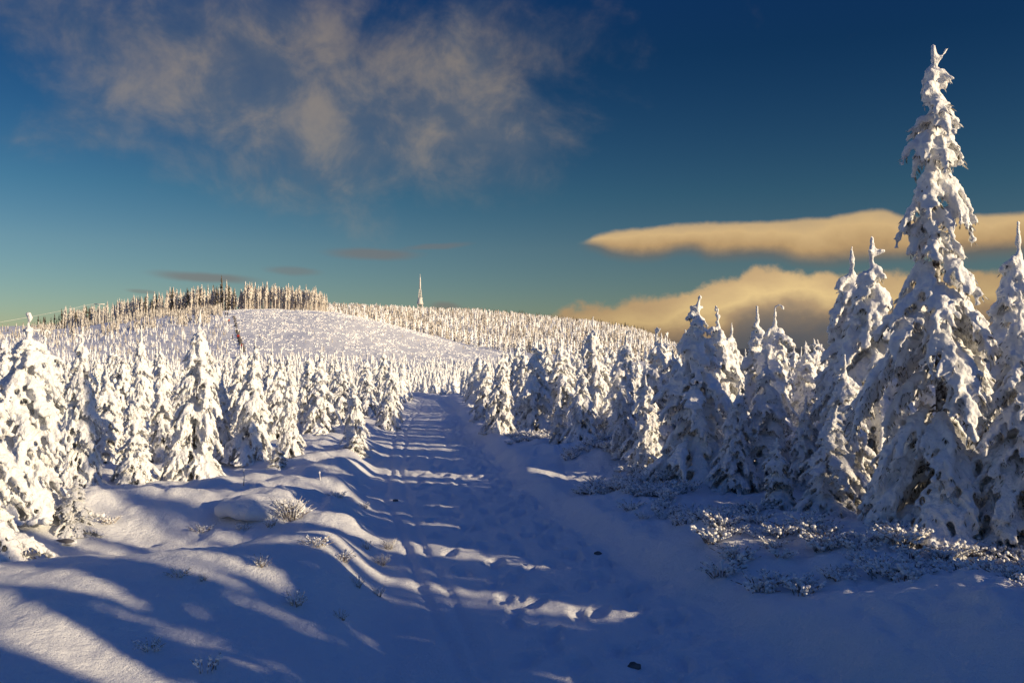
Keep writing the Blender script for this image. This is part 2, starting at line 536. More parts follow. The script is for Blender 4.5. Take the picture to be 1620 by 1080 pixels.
def ground(x, y, detail=True):
    x = np.asarray(x, float); y = np.asarray(y, float)
    px = pathx(y); w_ = pathw(y); d = x - px
    near = 1 - sst(y, 90, 150)
    z = smooth_interp(y, BY, BZ)
    d = d + near * (.10 * perlin(y * .9, x * 0 + 2.5) + .05 * perlin(y * 3.3, x * .8)) * sst(np.abs(d), w_ * .5, w_)
    L = sst(-d, w_ * .92, w_ + .55); Rr = sst(d, w_ * .95, w_ + 1.1)
    Rs = sst(d, w_ * .97, w_ + .42)
    z = z + near * (L * .15 + Rr * .03 + Rs * (.20 + .09 * perlin(y * .7, x * .3)))
    z = z + near * (sst(d, w_ + .8, w_ + 3.5) * .04 + sst(-d, w_ + .5, w_ + 4) * .02)
    # dune in the left foreground with a dip behind it
    def gs(cx, cy, rx, ry, a, rot=0.0):
        dx = x - cx; dy = y - cy
        c_, s_ = math.cos(rot), math.sin(rot)
        return a * np.exp(-(((dx * c_ + dy * s_) / rx) ** 2 + ((dy * c_ - dx * s_) / ry) ** 2))
    z = z + L * (gs(-2.6, 6.7, 2.2, 1.25, .34, .12) + gs(-4.6, 5.0, 2.2, 1.8, .16) - gs(-3.9, 9.0, 2.2, .8, .12)
                 + gs(-3.3, 10.6, 1.5, .7, .20) + gs(-5.6, 9.3, 1.3, 1.0, .30) + gs(-3.4, 12.0, .9, .6, .20) + gs(-4.3, 14.8, 2.0, .8, .06)
                 + gs(-1.75, 8.2, .7, 1.6, .10, -.2))
    z = z + Rr * (gs(1.7, 15.6, 1.1, 1.1, .34) + gs(0.75, 17.6, .7, .6, .16) - gs(.9, 13.3, .6, 2.2, .10) + gs(2.6, 11.2, 1.1, 1.0, .16)
                  + gs(2.9, 6.4, .8, 1.3, .12) + gs(4.0, 5.0, 1.5, 1.0, .18))
    off = np.clip(L + Rr, 0, 1)
    z = z + near * off * (.085 * perlin(x * .55 + 3, y * .55) + .055 * perlin(x * 1.25, y * 1.25 + 9))
    z = z + near * off * .16 * perlin(x * .16 + 5, y * .16)
    # hill and the ridge beyond
    u = x / np.maximum(y, 30.)
    hs = CAM_H - (skyline(u, HILL) - HZ) / F * 480
    tt = np.clip((y - 175) / (480 - 175), 0, 1)
    prof = np.sin(tt * np.pi / 2) ** 1.55
    z0 = z
    z = z0 + (hs - z0) * prof
    rs = CAM_H - (skyline(u, RIDGE) - HZ) / F * 1100
    z = z + (rs - z) * sst(y, 500, 1100) * (y > 480)
    z = z + (-60 - z) * sst(y, 1150, 2600)
    farm = sst(y, 140, 260)
    z = z + farm * (1.1 * perlin(x * .018, y * .014) + .32 * perlin(x * .09, y * .06) + .14 * perlin(x * .4, y * .22))
    if detail:
        heath = sst(d, w_ + .5, w_ + 1.6) * near * sst(perlin(x * .45 + 2, y * .45 - 4), -.25, .35)
        soft = np.clip(.35 + .65 * sst(perlin(x * .33 + 8, y * .33), -.1, .5), 0, 1)
        z = z + near * off * soft * (.020 * perlin(x * 3.1, y * 3.1) + .008 * perlin(x * 8, y * 8))
        lump = near * L * sst(y, 7.8, 9.5) * (1 - sst(y, 26, 40))
        z = z + lump * (.10 * np.maximum(perlin(x * 1.35 + 7, y * 1.1 + 2), -.15) + .055 * np.maximum(perlin(x * 3.3, y * 2.6 + 5), -.1) + .022 * perlin(x * 7, y * 6))
        z = z + near * Rr * (.055 * np.maximum(perlin(x * 2.4 + 1, y * 2.1), -.1) + .05 * np.abs(perlin(x * 4.8, y * 4.4)) + .018 * perlin(x * 11, y * 10))
        z = z + near * L * (1 - sst(y, 8, 10)) * .014 * perlin((x + y * .35) * 2.2, (y - x * .2) * 7) + near * L * .008 * perlin(x * 13, y * 13)
        z = z + heath * (.07 * np.abs(perlin(x * 3.4, y * 3.4)) + .05 * np.abs(perlin(x * 7.5, y * 7.5 + 3)) + .016 * perlin(x * 16, y * 16))
        pin = 1 - off
        z = z + near * pin * (.010 * perlin(x * 1.3, y * .8) + .011 * perlin(x * 4.2, y * 3.0) + .026 * np.abs(perlin(x * 6.5, y * 5.2)) * sst(d, .35, .8) + .008 * perlin(x * 10, y * 8))
        # low berm at the right edge of the track and grooves of sledges on the left
        z = z + near * .03 * np.exp(-((d - w_ * .98 + .12 * perlin(y * .8, 0)) / .13) ** 2) * (.6 + perlin(x * 3, y * 3))
        for g0, gw, gd in [(-.84, .05, .030), (-.60, .045, .024), (-.05, .06, .012), (.40, .07, .016)]:
            z = z - near * gd * np.exp(-((d - g0 - .08 * perlin(y * .35, g0 * 9)) / gw) ** 2)
    return z


# footprints trodden into the track (kept as holes in the height field)
FP = []
for line, n0 in ((.62, 60), (.95, 70), (-.25, 40), (.15, 36)):
    y_ = 3.0
    for i in range(n0):
        y_ += rng.uniform(.28, .5)
        FP.append((pathx(y_) + line + (.11 if i % 2 else -.11) + rng.normal(0, .07), y_, rng.normal(0, .25)))


def footprints(x, y, z):
    for fx, fy, fa in FP:
        i = np.abs(y - fy) < .35
        if not i.any(): continue
        dx = x[i] - fx; dy = y[i] - fy
        c_, s_ = math.cos(fa), math.sin(fa)
        a = (dx * c_ + dy * s_) / .062; b_ = (dy * c_ - dx * s_) / .15
        r2 = a ** 4 + b_ ** 4
        z[i] += -.028 * np.exp(-r2 * r2 * .8) + .009 * np.exp(-((np.sqrt(np.sqrt(r2)) - 1.35) / .25) ** 2)
    return z


rows = [*np.linspace(-25, 2.2, 26)]
yv = 2.2
while yv < 45: yv *= 1.0085; rows.append(yv)
while yv < 3000: yv *= 1.02; rows.append(yv)
rows = np.array(rows)


def patch(side):
    n = 250
    s_ = np.linspace(0, 1, n)
    a = 4.5 + .62 * np.maximum(rows, 0); b_ = 24 + .3 * np.maximum(rows, 0)
    off = a[:, None] * s_[None] ** 1.1 + b_[:, None] * s_[None] ** 7
    wv = pathw(rows) * np.clip((135 - rows) / 10, 0, 1)
    x = pathx(rows)[:, None] + side * (wv[:, None] + off)
    y = np.repeat(rows[:, None], n, 1)
    return x, y


def grid_faces(nr, nc, flip):
    i = np.arange(nr - 1)[:, None] * nc + np.arange(nc - 1)[None]
    q = np.stack([i, i + 1, i + nc + 1, i + nc], -1).reshape(-1, 4)
    return q[:, ::-1] if flip else q


VS = []; FS = []; n0 = 0
for side in (-1, 1):
    x, y = patch(side)
    z = ground(x, y)
    VS.append(np.stack([x, y, z], -1).reshape(-1, 3)); FS.append(grid_faces(*x.shape, side < 0) + n0); n0 += x.size
snow_ground = mesh_obj('snow_ground', np.concatenate(VS), np.concatenate(FS), M['ground'], smooth=True)
tag(snow_ground, kind='structure')
pr = rows[rows < 134]
nc = 72
xx = pathx(pr)[:, None] + (pathw(pr) * np.clip((135 - pr) / 10, 0, 1))[:, None] * np.linspace(-1, 1, nc)[None]
yy = np.repeat(pr[:, None], nc, 1)
zz = ground(xx, yy)
zz[:, 1:-1] = footprints(xx[:, 1:-1].copy(), yy[:, 1:-1].copy(), zz[:, 1:-1].copy())
path = mesh_obj('snow_path', np.stack([xx, yy, zz], -1).reshape(-1, 3), grid_faces(len(pr), nc, False), M['path'], smooth=True)
tag(path, kind='structure')

# far country beyond the ridge
n = 240
th = np.linspace(-.75, .75, n)
rr = np.array([1500, 3500, 6000, 8200, 9800, 12000, 16000])
prof = [-80, -75, -60, 0, 1, -.2, -.6]
V = []
for j, r_ in enumerate(rr):
    hgt = 32 + 30 * perlin(th * 9, th * 0 + 1.3) + 12 * perlin(th * 31, th * 0 + 4)
    zc = {0: -80 + 0 * th, 1: -78 + 0 * th, 2: -70 + 0 * th, 3: -40 + hgt * .5, 4: hgt, 5: hgt * .4, 6: -100 + 0 * th}[j]
    V.append(np.stack([r_ * np.sin(th), r_ * np.cos(th), zc], -1))
far = mesh_obj('distant_hills', np.concatenate(V), grid_faces(len(rr), n, True), M['far'], smooth=True)
tag(far, kind='structure')


def gz(x, y): return float(ground(np.array([x]), np.array([y]), False)[0])


def at_px(px, Y): return (px - 810) / F * Y


def hit(px, py):
    """where the view ray through a photograph pixel meets the ground"""
    ys = np.exp(np.linspace(math.log(3), math.log(1500), 2500))
    xs = (px - 810) / F * ys
    zr = CAM_H - (py - HZ) / F * ys
    gzv = ground(xs, ys, False)
    i = np.argmax(gzv > zr)
    return float(xs[i]), float(ys[i]), float(gzv[i])


# ------------------------------------------------------------------ snow-laden young spruces


def grow(h, Rw, seed, whorl=.21, nb=(5, 7), droop=1.0, rs=.052, prof=.8, top='cross', skirt=0.05, lean=.02, clump=.35, dens=1.0, blades=1.0, topfrac=.87, bare=0.0):
    """returns snow balls (C,r), needle twig polylines, trunk polyline"""
    r = np.random.default_rng(seed)
    C = []; Rd = []; tw = []
    la = r.random() * 6.28
    def axis(z):
        t_ = z / h
        return np.array([lean * h * t_ ** 2 * math.cos(la) + .012 * h * math.sin(t_ * 5 + la), lean * h * t_ ** 2 * math.sin(la), z])
    def ball(p, rad):
        C.append(p); Rd.append(rad)
    z = skirt * h + .03
    ph = r.random() * 6.28
    while z < topfrac * h:
        t_ = z / h
        k = int(r.integers(nb[0], nb[1] + 1))
        if t_ > .8: k = max(3, k - 2)
        Lw = Rw * ((1 - t_) ** prof) * (1.0 if t_ > .12 else .92) + .05
        wvar = 1 + clump * (r.random() - .5)
        ph += r.random() * 2
        for j in range(k):
            a = ph + j * 6.283 / k + r.normal(0, .22)
            L = Lw * wvar * (1 + .42 * (r.random() - .5))
            if r.random() < .05: L *= 1.25
            zb = z + r.normal(0, whorl * .25)
            o = axis(zb)
            dr = np.array([math.cos(a), math.sin(a), 0.])
            pr_ = np.array([-dr[1], dr[0], 0.])
            rise = r.uniform(.05, .4) * (1 - .3 * (1 - t_)); fall = droop * r.uniform(.62, 1.05) * (1.0 if t_ < .8 else .8)
            ns = max(3, int(L / (rs * .62)))
            s = np.linspace(0, 1, ns)
            reach = L * (s - .18 * fall * s ** 2)
            zz_ = L * (rise * s - fall * s ** 2.0)
            curl = r.normal(0, .18)
            pts = o + dr * reach[:, None] + pr_ * (curl * L * s ** 2)[:, None] + np.array([0, 0, 1.]) * zz_[:, None]
            floor_ = .04
            pts[:, 2] = np.maximum(pts[:, 2], floor_ + .02 * r.random(ns))
            q = 0.6 + .75 * r.random()
            base_r = rs * (.62 + .55 * np.sin(np.pi * np.clip(s, .0, .90) ** .8)) * (q * .5 + .5)
            base_r *= 1 + .5 * (r.random(ns) - .5)
            vis = s > (.10 if t_ > .3 else .22)
            for p, rad in zip(pts[vis], base_r[vis]): ball(p + [0, 0, rad * .45], rad)
            tw.append(pts)
            # side twigs hang like fingers
            nl = max(1, int(L / (rs * 1.75) * dens))
            for q_ in range(nl):
                sl_ = .22 + .74 * (q_ + r.random() * .6) / nl
                i0 = min(ns - 1, int(sl_ * (ns - 1)))
                for sd_ in (-1, 1):
                    if r.random() < .14: continue
                    ll = (L * .42 * (1 - sl_) ** .6 + rs * 1.3) * r.uniform(.65, 1.15)
                    an = r.uniform(.55, 1.0)
                    dv = dr * math.cos(an) + pr_ * sd_ * math.sin(an)
                    m_ = max(2, int(ll / (rs * .55)))
                    s2 = np.linspace(.12, 1, m_)
                    f2 = fall * r.uniform(.45, 1.15)
                    P2 = pts[i0] + dv * (ll * (s2 - .22 * s2 ** 2))[:, None] + np.array([0, 0, 1.]) * (-ll * f2 * s2 ** 1.6 * .9)[:, None]
                    P2[:, 2] = np.maximum(P2[:, 2], floor_)
                    r2 = rs * .70 * (1.10 - .32 * s2) * (.70 + .6 * r.random(m_))
                    for p, rad in zip(P2, r2): ball(p + [0, 0, rad * .35], rad)
                    tw.append(P2)
        z += whorl * (1.05 - .35 * t_) * r.uniform(.8, 1.2) * (1 if t_ < .75 else .8)
    # rime plastered on the stem
    for z_ in np.arange(.22 * h, topfrac * h, rs * .6):
        if r.random() < .62:
            a = r.random() * 6.28
            ball(axis(z_) + np.array([math.cos(a), math.sin(a), 0]) * rs * .35, rs * r.uniform(.55, 1.0))
    # leader: a knobbly rimed rod, with short stubs like a cross
    zt = np.arange(topfrac * h * .82, h, rs * .5)
    for z_ in zt:
        t_ = (z_ - zt[0]) / (h - zt[0])
        ball(axis(z_) + r.normal(0, rs * .08, 3), rs * (1.02 - .36 * t_) * r.uniform(.85, 1.15))
    if top == 'cross':
        zc = h - r.uniform(.055, .09) * h
        for a in r.random() * 3 + np.arange(r.integers(2, 5)) * 1.7:
            l = r.uniform(.035, .095) * min(h, 3.2) * .6
            for s in np.linspace(0, 1, int(l / (rs * .4)) + 2):
                ball(axis(zc) + np.array([math.cos(a) * l * s, math.sin(a) * l * s, l * (.1 * s + r.uniform(-.02, .06))]), rs * (.82 - .16 * s))
    elif top == 'fork':
        for a in (r.random() * 6, r.random() * 6):
            l = .055 * h
            for s in np.linspace(0, 1, 7):
                ball(axis(h - .05 * h) + np.array([math.cos(a) * l * .5 * s, math.sin(a) * l * .5 * s, l * .75 * s]), rs * (.62 - .12 * s))
    elif top == 'bent':
        a = r.random() * 6.28
        for s in np.linspace(0, 1, 12):
            ball(axis(h * .985) + np.array([math.cos(a), math.sin(a), 0]) * (.045 * h * s) + np.array([0, 0, h * (.035 * math.sin(s * 2.4) - .03 * s)]), rs * .62)
    trunk = np.array([axis(z_) for z_ in np.linspace(0, h * .97, 14)])
    return np.array(C), np.array(Rd), tw, trunk


def needle_mesh(name, tw, rs, seed, per=.75, length=.075, link=False):
    """small rimed needle sprays hanging from the twigs"""
    r = np.random.default_rng(seed)
    P = []; D = []
    for pts in tw:
        if len(pts) < 2: continue
        seg = np.diff(pts, axis=0)
        L = np.linalg.norm(seg, axis=1)
        n_ = max(2, int(L.sum() / rs * per * 2.2))
        i = r.integers(0, len(seg), n_); f = r.random((n_, 1))
        P.append(pts[i] + seg[i] * f)
        D.append(seg[i] / (L[i][:, None] + 1e-6))
    P = np.concatenate(P); D = np.concatenate(D)
    n_ = len(P)
    out_ = r.normal(0, 1, (n_, 3)); out_ /= np.linalg.norm(out_, axis=1)[:, None]
    out_[:, 2] = -np.abs(out_[:, 2]) - .25
    d = D * .75 + out_ * .9; d /= np.linalg.norm(d, axis=1)[:, None]
    l = (length * r.uniform(.6, 1.3, n_))[:, None]
    side = np.cross(d, r.normal(0, 1, (n_, 3))); side /= np.linalg.norm(side, axis=1)[:, None] + 1e-6
    wd = l * .13
    P0 = P + out_ * (rs * .25)
    V = np.stack([P0, P0 + d * l * .5 + side * wd, P0 + d * l, P0 + d * l * .5 - side * wd], 1).reshape(-1, 3)
    Fc = np.arange(n_)[:, None] * 4 + np.array([[0, 1, 2, 3]])
    V[:, 2] = np.maximum(V[:, 2], .01)
    return mesh_obj(name, V, Fc, M['needles'], link=link)


DISP_NEAR = [(T_big, .045, .5), (T_mid, .038, .5), (T_fine, -.026, .25)]


def spruce(seed, voxel, trunk_r=.035, **kw):
    C, Rd, tw, tr = grow(seed=seed, **kw)
    rs = kw.get('rs', .055)
    me = fuse('snow', C, Rd, voxel, DISP_NEAR, M['tsnow'])
    root = empty('spruce_tree')
    s = bpy.data.objects.new('snow', me); col.objects.link(s); s.parent = root
    nm = needle_mesh('crown', tw, rs, seed + 5, link=True); nm.parent = root
    g_ = Geo(); h = kw['h']
    g_.tube(tr, np.linspace(trunk_r, .008, len(tr)) * h / 3, 8)
    # bare branch wood
    for pts in tw:
        if len(pts) > 7: g_.tube(pts[::3], np.linspace(.011, .004, len(pts[::3])), 4, False)
    t_ = g_.build('trunk', M['bark'], root, True)
    return root


import time
T0 = time.time()
print('terrain done')
PROTO = []
specs = [
    dict(h=3.2, Rw=.90, top='cross', droop=1.05, prof=.84, rs=.051, whorl=.20),
    dict(h=3.2, Rw=.78, top='bent', droop=1.15, prof=.80, rs=.049, lean=.03, whorl=.20),
    dict(h=3.2, Rw=1.00, top='rod', droop=.95, prof=.92, rs=.052, whorl=.225),
    dict(h=3.2, Rw=.70, top='rod', droop=1.2, prof=.76, rs=.051, whorl=.19, lean=.035),
    dict(h=3.2, Rw=.86, top='fork', droop=1.0, prof=1.0, rs=.052, whorl=.235),
    dict(h=3.2, Rw=.98, top='cross', droop=1.1, prof=.86, rs=.057, whorl=.25, clump=.6),
    dict(h=3.2, Rw=.76, top='rod', droop=1.1, prof=.9, rs=.051, clump=.5, lean=.05, whorl=.205),
]
for i, sp in enumerate(specs):
    PROTO.append(spruce(100 + i * 17, .024, **sp))
    print('proto', i, len(PROTO[-1].children[0].data.polygons), len(PROTO[-1].children[1].data.polygons), round(time.time() - T0, 1))
GIANT = spruce(916, .020, h=4.9, Rw=1.02, top='fork', droop=1.2, prof=1.02, rs=.049, whorl=.245, nb=(5, 6), clump=.95, lean=.012, trunk_r=.045, topfrac=.95, skirt=.07, dens=.95)
print('giant', len(GIANT.children[0].data.polygons), round(time.time() - T0, 1))
PAW = spruce(977, .026, h=3.4, Rw=1.25, top='cross', droop=.95, prof=.84, rs=.068, whorl=.29, nb=(5, 6), clump=.5, dens=.85)
SAP = spruce(955, .016, h=1.1, Rw=.30, top='cross', droop=1.0, prof=.8, rs=.030, whorl=.12, nb=(4, 6), trunk_r=.04)
print('paw', len(PAW.children[0].data.polygons), len(SAP.children[0].data.polygons), round(time.time() - T0, 1))
used = set()
placed = []


def plant(proto, x, y, h, label, group=None, rz=None, wide=1.0, name='spruce_tree', base_h=3.2, sink=.04):
    o = proto if id(proto) not in used else copy_tree(proto)
    used.add(id(proto))
    o.name = name
    s = h / base_h
    o.location = (x, y, gz(x, y) - sink)
    o.rotation_euler = (random.gauss(0, .035), random.gauss(0, .035), random.random() * 6.28 if rz is None else rz)
    o.scale = (s * wide, s * wide, s)
    tag(o, label, 'tree', group)
    placed.append((x, y))
    return o


def plant_px(proto, tipx, tipy, Y, label, group=None, rz=None, wide=1.0, base_h=3.2, **k):
    x = at_px(tipx, Y)
    g_ = gz(x, Y)
    h = CAM_H - (tipy - HZ) / F * Y - g_ + .04
    return plant(proto, x, Y, h, label, group, rz, wide, base_h=base_h, **k)


GR = 'snow-laden spruces on the right of the track'
GL = 'snow-laden spruces on the left of the track'
plant_px(GIANT, 1486, 62, 7.7, 'tallest spruce, heavy with lumpy snow, towering over the right bank', GR, rz=.6, base_h=4.9, wide=.93)
plant_px(PROTO[2], 1609, 350, 9.5, 'spruce cut off by the right edge, drooping snowy boughs beside the tallest tree', GR, wide=.9)
plant_px(PROTO[0], 1386, 370, 10.0, 'spruce with a cross-shaped snowy tip just left of the tallest tree', GR, wide=.92)
plant_px(PROTO[3], 1341, 388, 10.9, 'slim spruce with a bare rimed rod for a tip, second left of the tallest tree', GR, wide=.95)
plant_px(PROTO[5], 1104, 468, 11.8, 'broad spruce with knobbly cross tip, biggest at the centre of the right row', GR, wide=1.05)
plant_px(PROTO[1], 1148, 484, 13.6, 'thin-tipped spruce close behind the broad cross-tipped spruce', GR)
plant_px(PROTO[6], 1190, 484, 14.6, 'spruce with straight rod tip in front of the low cloud bank', GR)
plant_px(PROTO[1], 1222, 482, 13.9, 'spruce with a thin bent tip leaning right before the low clouds', GR, rz=2.0)
plant_px(PROTO[4], 1214, 552, 11.2, 'bluish shaded spruce standing behind the sunlit sapling', GR, wide=1.05)
plant_px(PROTO[3], 1277, 537, 15.0, 'small spruce with a stubby rod tip in the gap over the far hills', GR)
plant_px(PROTO[0], 1297, 534, 16.4, 'sunlit small spruce seen through the gap left of the tall pair', GR)
plant_px(SAP, 1229, 694, 9.7, 'sunlit snowy sapling with a cross tip at the foot of the right row', GR, base_h=1.1)
plant_px(PROTO[6], 1272, 625, 10.7, 'short shaded spruce just right of the sunlit sapling', GR)
plant_px(PROTO[2], 1335, 560, 9.6, 'low bushy shaded spruce leaning under the slim rod-tipped spruce', GR)
plant_px(PROTO[0], 1606, 455, 7.3, 'near spruce at the right edge with low boughs sweeping the heather', GR, wide=.85)
plant_px(PROTO[6], 1412, 590, 8.5, 'shaded spruce filling in just left of the tallest tree trunk', GR, wide=.95)
plant_px(PROTO[5], 1305, 640, 9.1, 'low broad shaded spruce right of the sunlit sapling', GR, wide=1.2)
plant_px(PROTO[1], 1160, 600, 11.0, 'shaded spruce filling in between broad cross-tipped and bluish ones', GR, wide=1.0)
plant_px(PROTO[4], 1550, 600, 10.2, 'shaded spruce squeezed between the tallest tree and the right edge', GR)
plant_px(PROTO[4], 1033, 518, 14.0, 'spruce with forked tip rising left of the broad cross-tipped spruce', GR)
plant_px(PROTO[3], 1030, 590, 12.8, 'lower spruce at the front of the right row beside the lit snow mound', GR)
plant_px(PROTO[0], 986, 603, 14.6, 'sunlit front spruce directly behind the lit snow mound', GR)
plant_px(PROTO[2], 935, 500, 19.5, 'spruce with the tallest thin crooked tip in the middle right row', GR, wide=.85)
plant_px(PROTO[5], 922, 568, 16.8, 'dense spruce in front of the crooked-tipped spruce', GR, wide=.9)
plant_px(PROTO[6], 885, 622, 17.3, 'small slim sunlit spruce at the front near the small lit snow patch', GR)
plant_px(PROTO[1], 978, 522, 17.0, 'spruce with slanting tip in the thick right row', GR)
plant_px(PROTO[5], 846, 533, 20.2, 'broad sunlit spruce at the left end of the big right-hand trees', GR, wide=.9)
plant_px(PROTO[0], 828, 545, 24, 'spruce half hidden behind the broad left-end spruce of the right row', GR)
plant_px(PROTO[3], 790, 550, 21.5, 'shaded slim spruce nearest the track in the right row', GR)
plant_px(PROTO[4], 768, 562, 26, 'spruce behind the slim shaded one by the track', GR)
plant_px(PROTO[2], 893, 530, 22, 'thin-tipped spruce in the second rank of the right row', GR)
plant_px(PROTO[1], 1075, 545, 14.8, 'narrow spruce filling the gap left of the broad cross-tipped spruce', GR)
# left
plant_px(PAW, 36, 494, 9.3, 'big spruce with pillowy snow paws and a thick rod tip at the left edge', GL, base_h=3.4, rz=1.0, wide=.9)
plant_px(PROTO[5], -45, 560, 7.4, 'spruce buried in smooth pillows of snow, cut off by the left edge', GL, wide=1.1)
plant_px(PROTO[0], 122, 514, 12.4, 'spruce with hooded snowy tip, second big one from the left edge', GL, wide=.72)
plant_px(PROTO[1], 84, 522, 13.6, 'spruce with hooked tip between the two leftmost big spruces', GL)
plant_px(PROTO[4], 213, 612, 12.8, 'short snow-clad spruce in front, between hooded spruce and the tallest left one', GL)
plant_px(PROTO[2], 303, 488, 13.4, 'tallest spruce of the left side with a long slanting bare tip', GL, wide=.74)
plant_px(PROTO[5], 394, 536, 15.4, 'broad spruce with dark needles showing, right of the tallest left spruce', GL, wide=.8)
plant_px(PROTO[3], 460, 582, 15.6, 'narrow spruce like a column at the right end of the front left group', GL, wide=.85)
plant_px(PROTO[6], 506, 545, 22.5, 'spruce beyond the narrow column-like spruce on the left', GL)
plant_px(PROTO[6], 562, 592, 17.0, 'small lone spruce leaning by the left track bank', GL, wide=.85, rz=3.0)
plant_px(PROTO[0], 614, 566, 25.5, 'sunlit spruce closest to the far left bend of the track', GL, wide=.95)
plant_px(PROTO[4], 580, 560, 28, 'spruce just behind the sunlit one near the track bend', GL)
plant_px(PROTO[2], 540, 572, 26, 'round-shouldered spruce behind the small lone spruce', GL)
plant_px(PROTO[3], 350, 590, 15.8, 'slim spruce tucked between the tallest and the broad left spruces', GL)
plant_px(PROTO[1], 262, 590, 15.2, 'slim spruce tucked left of the tallest left spruce', GL)
plant_px(PROTO[6], 172, 575, 14.9, 'slim spruce right of the hooded spruce', GL)
plant_px(PROTO[5], 120, 752, 9.2, 'tiny round spruce bent under snow beside the pillowy spruce', GL, wide=1.5)
plant_px(SAP, 440, 700, 14.6, 'tiny spruce hump at the foot of the narrow column-like spruce', GL, base_h=1.1, wide=1.5)
plant_px(SAP, 563, 682, 16.2, 'tiny spruce below the small lone spruce', GL, base_h=1.1, wide=1.7)
# tall row that goes on along the right bank past the edge of the frame and shades the track
rq = np.random.default_rng(77)
shade = []
for (xa, xb, ya, yb, n_, dm) in [(5.7, 6.9, -3.5, 7.2, 400, 1.2), (8.0, 10.5, -6.5, 7.5, 400, 1.3), (11.5, 17.5, -9.0, 8.5, 600, 2.1)]:
    for _ in range(n_):
        x = rq.uniform(xa, xb); y = rq.uniform(ya, yb)
        if all((x - a) ** 2 + (y - b_) ** 2 > dm * dm for a, b_ in shade): shade.append((x, y))
print('shade row', len(shade))
for x, y in shade:
    h = .252 * (x + (8.1 if y < 3.4 else 3.8)) * rq.uniform(.80, 1.05)
    plant(PROTO[int(rq.integers(0, 7))], x, y, h, 'snow-laden spruce of the tall row beyond the right edge of the picture', 'spruces of the row beyond the frame', wide=rq.uniform(.65, .9) if x < 7.5 else rq.uniform(.50, .80) if x < 11 else rq.uniform(.36, .6))


# plantation on both sides: as separate trees up to the limit, nearest first
P0 = np.array(placed)
cand = []
r = np.random.default_rng(3)
tries = 0
grid = {}
for p in placed: grid.setdefault((int(p[0] // 2), int(p[1] // 2)), []).append(p)


def free(x, y, dmin):
    i, j = int(x // 2), int(y // 2)
    for a in (i - 1, i, i + 1):
        for b_ in (j - 1, j, j + 1):
            for q in grid.get((a, b_), ()):
                if (q[0] - x) ** 2 + (q[1] - y) ** 2 < dmin * dmin: return False
    return True


N = 60000
Ys = np.sqrt(r.random(N)) * 235; us = r.uniform(-.70, .72, N); Xs = us * Ys
pxs = pathx(Ys); dd = Xs - pxs
for x, y, d in zip(Xs, Ys, dd):
    if y < 11: continue
    if d > 0 and d < 3.3 - 1.4 * min(1, max(0, (y - 18) / 22)): continue
    if d < 0 and -d < np.interp(y, [10, 14, 17, 22, 35, 60], [6.5, 4.6, 3.9, 2.8, 1.9, 1.5]): continue
    if d > 0 and y < 14 and x < 4.6: continue
    if d < 0 and y < 12.9 and x > -7.4: continue
    dm = 1.25 if y < 30 else 1.45 if y < 80 else 1.8
    if 0 < d < 6 and y < 50: dm = 1.05
    if d < 0 and y < 45: dm = .98
    if y > 150 and r.random() < (y - 150) / 95: continue
    if free(x, y, dm * r.uniform(.9, 1.3)):
        grid.setdefault((int(x // 2), int(y // 2)), []).append((x, y)); cand.append((x, y))
cand.sort(key=lambda p: p[1])
n_ind = 300 - (len(placed) - len(shade))
print('candidates', len(cand), 'individual', n_ind)


def young_h(x, y, r):
    left = x < pathx(y)
    h = r.uniform(1.3, 2.3) if left else r.uniform(1.55, 2.6)
    return float(h + (r.random() < .10) * .5)


zones = {
    (0, 0): ('young spruce crowded into the front ranks left of the track', 'front ranks of young spruces left of the track'),
    (0, 1): ('young snow-laden spruce deep in the plantation left of the track', 'deeper young spruces left of the track'),
    (1, 0): ('young spruce crowded into the front ranks right of the track', 'front ranks of young spruces right of the track'),
    (1, 1): ('young snow-laden spruce deep in the plantation right of the track', 'deeper young spruces right of the track'),
}
LM = [(1, 1486, 7.7, 'the tallest spruce'), (1, 1386, 10, 'the cross-tipped spruce beside the tallest one'), (1, 1341, 10.9, 'the slim rod-tipped spruce'), (1, 1104, 11.8, 'the broad cross-tipped spruce'),
      (1, 1214, 11.2, 'the shaded spruce over the sapling'), (1, 1229, 9.7, 'the sunlit sapling'), (1, 1622, 9.3, 'the spruce cut by the right edge'), (1, 1033, 14, 'the fork-tipped spruce'),
      (1, 986, 14.6, 'the front spruce at the lit mound'), (1, 1030, 12.8, 'the low front spruce near the lit mound'), (1, 935, 19.5, 'the spruce with the tall crooked tip'), (1, 922, 16.8, 'the dense spruce below the crooked tip'),
      (1, 885, 17.3, 'the small slim sunlit front spruce'), (1, 846, 20.2, 'the broad left-end spruce of the right row'), (1, 790, 21.5, 'the shaded slim spruce by the track'), (1, 768, 26, 'the last big spruce by the track'), (1, 1277, 15, 'the stubby-tipped spruce in the gap'),
      (0, 36, 9.3, 'the big pillowy spruce at the left edge'), (0, 122, 12.4, 'the hooded spruce'), (0, 84, 13.6, 'the hook-tipped spruce'), (0, 213, 12.8, 'the short snow-clad front spruce'), (0, 303, 13.4, 'the tallest left spruce'),
      (0, 394, 15.4, 'the broad spruce showing dark needles'), (0, 460, 15.6, 'the column-like spruce'), (0, 506, 22.5, 'the spruce beyond the column-like one'), (0, 562, 17, 'the small lone spruce'), (0, 614, 25.5, 'the sunlit spruce at the track bend'),
      (0, 172, 14.9, 'the slim spruce by the hooded one'), (0, 262, 15.2, 'the slim spruce beside the tallest left one'), (0, 350, 15.8, 'the slim spruce in the left gap'), (0, 540, 26, 'the round-shouldered spruce')]
taken = set()


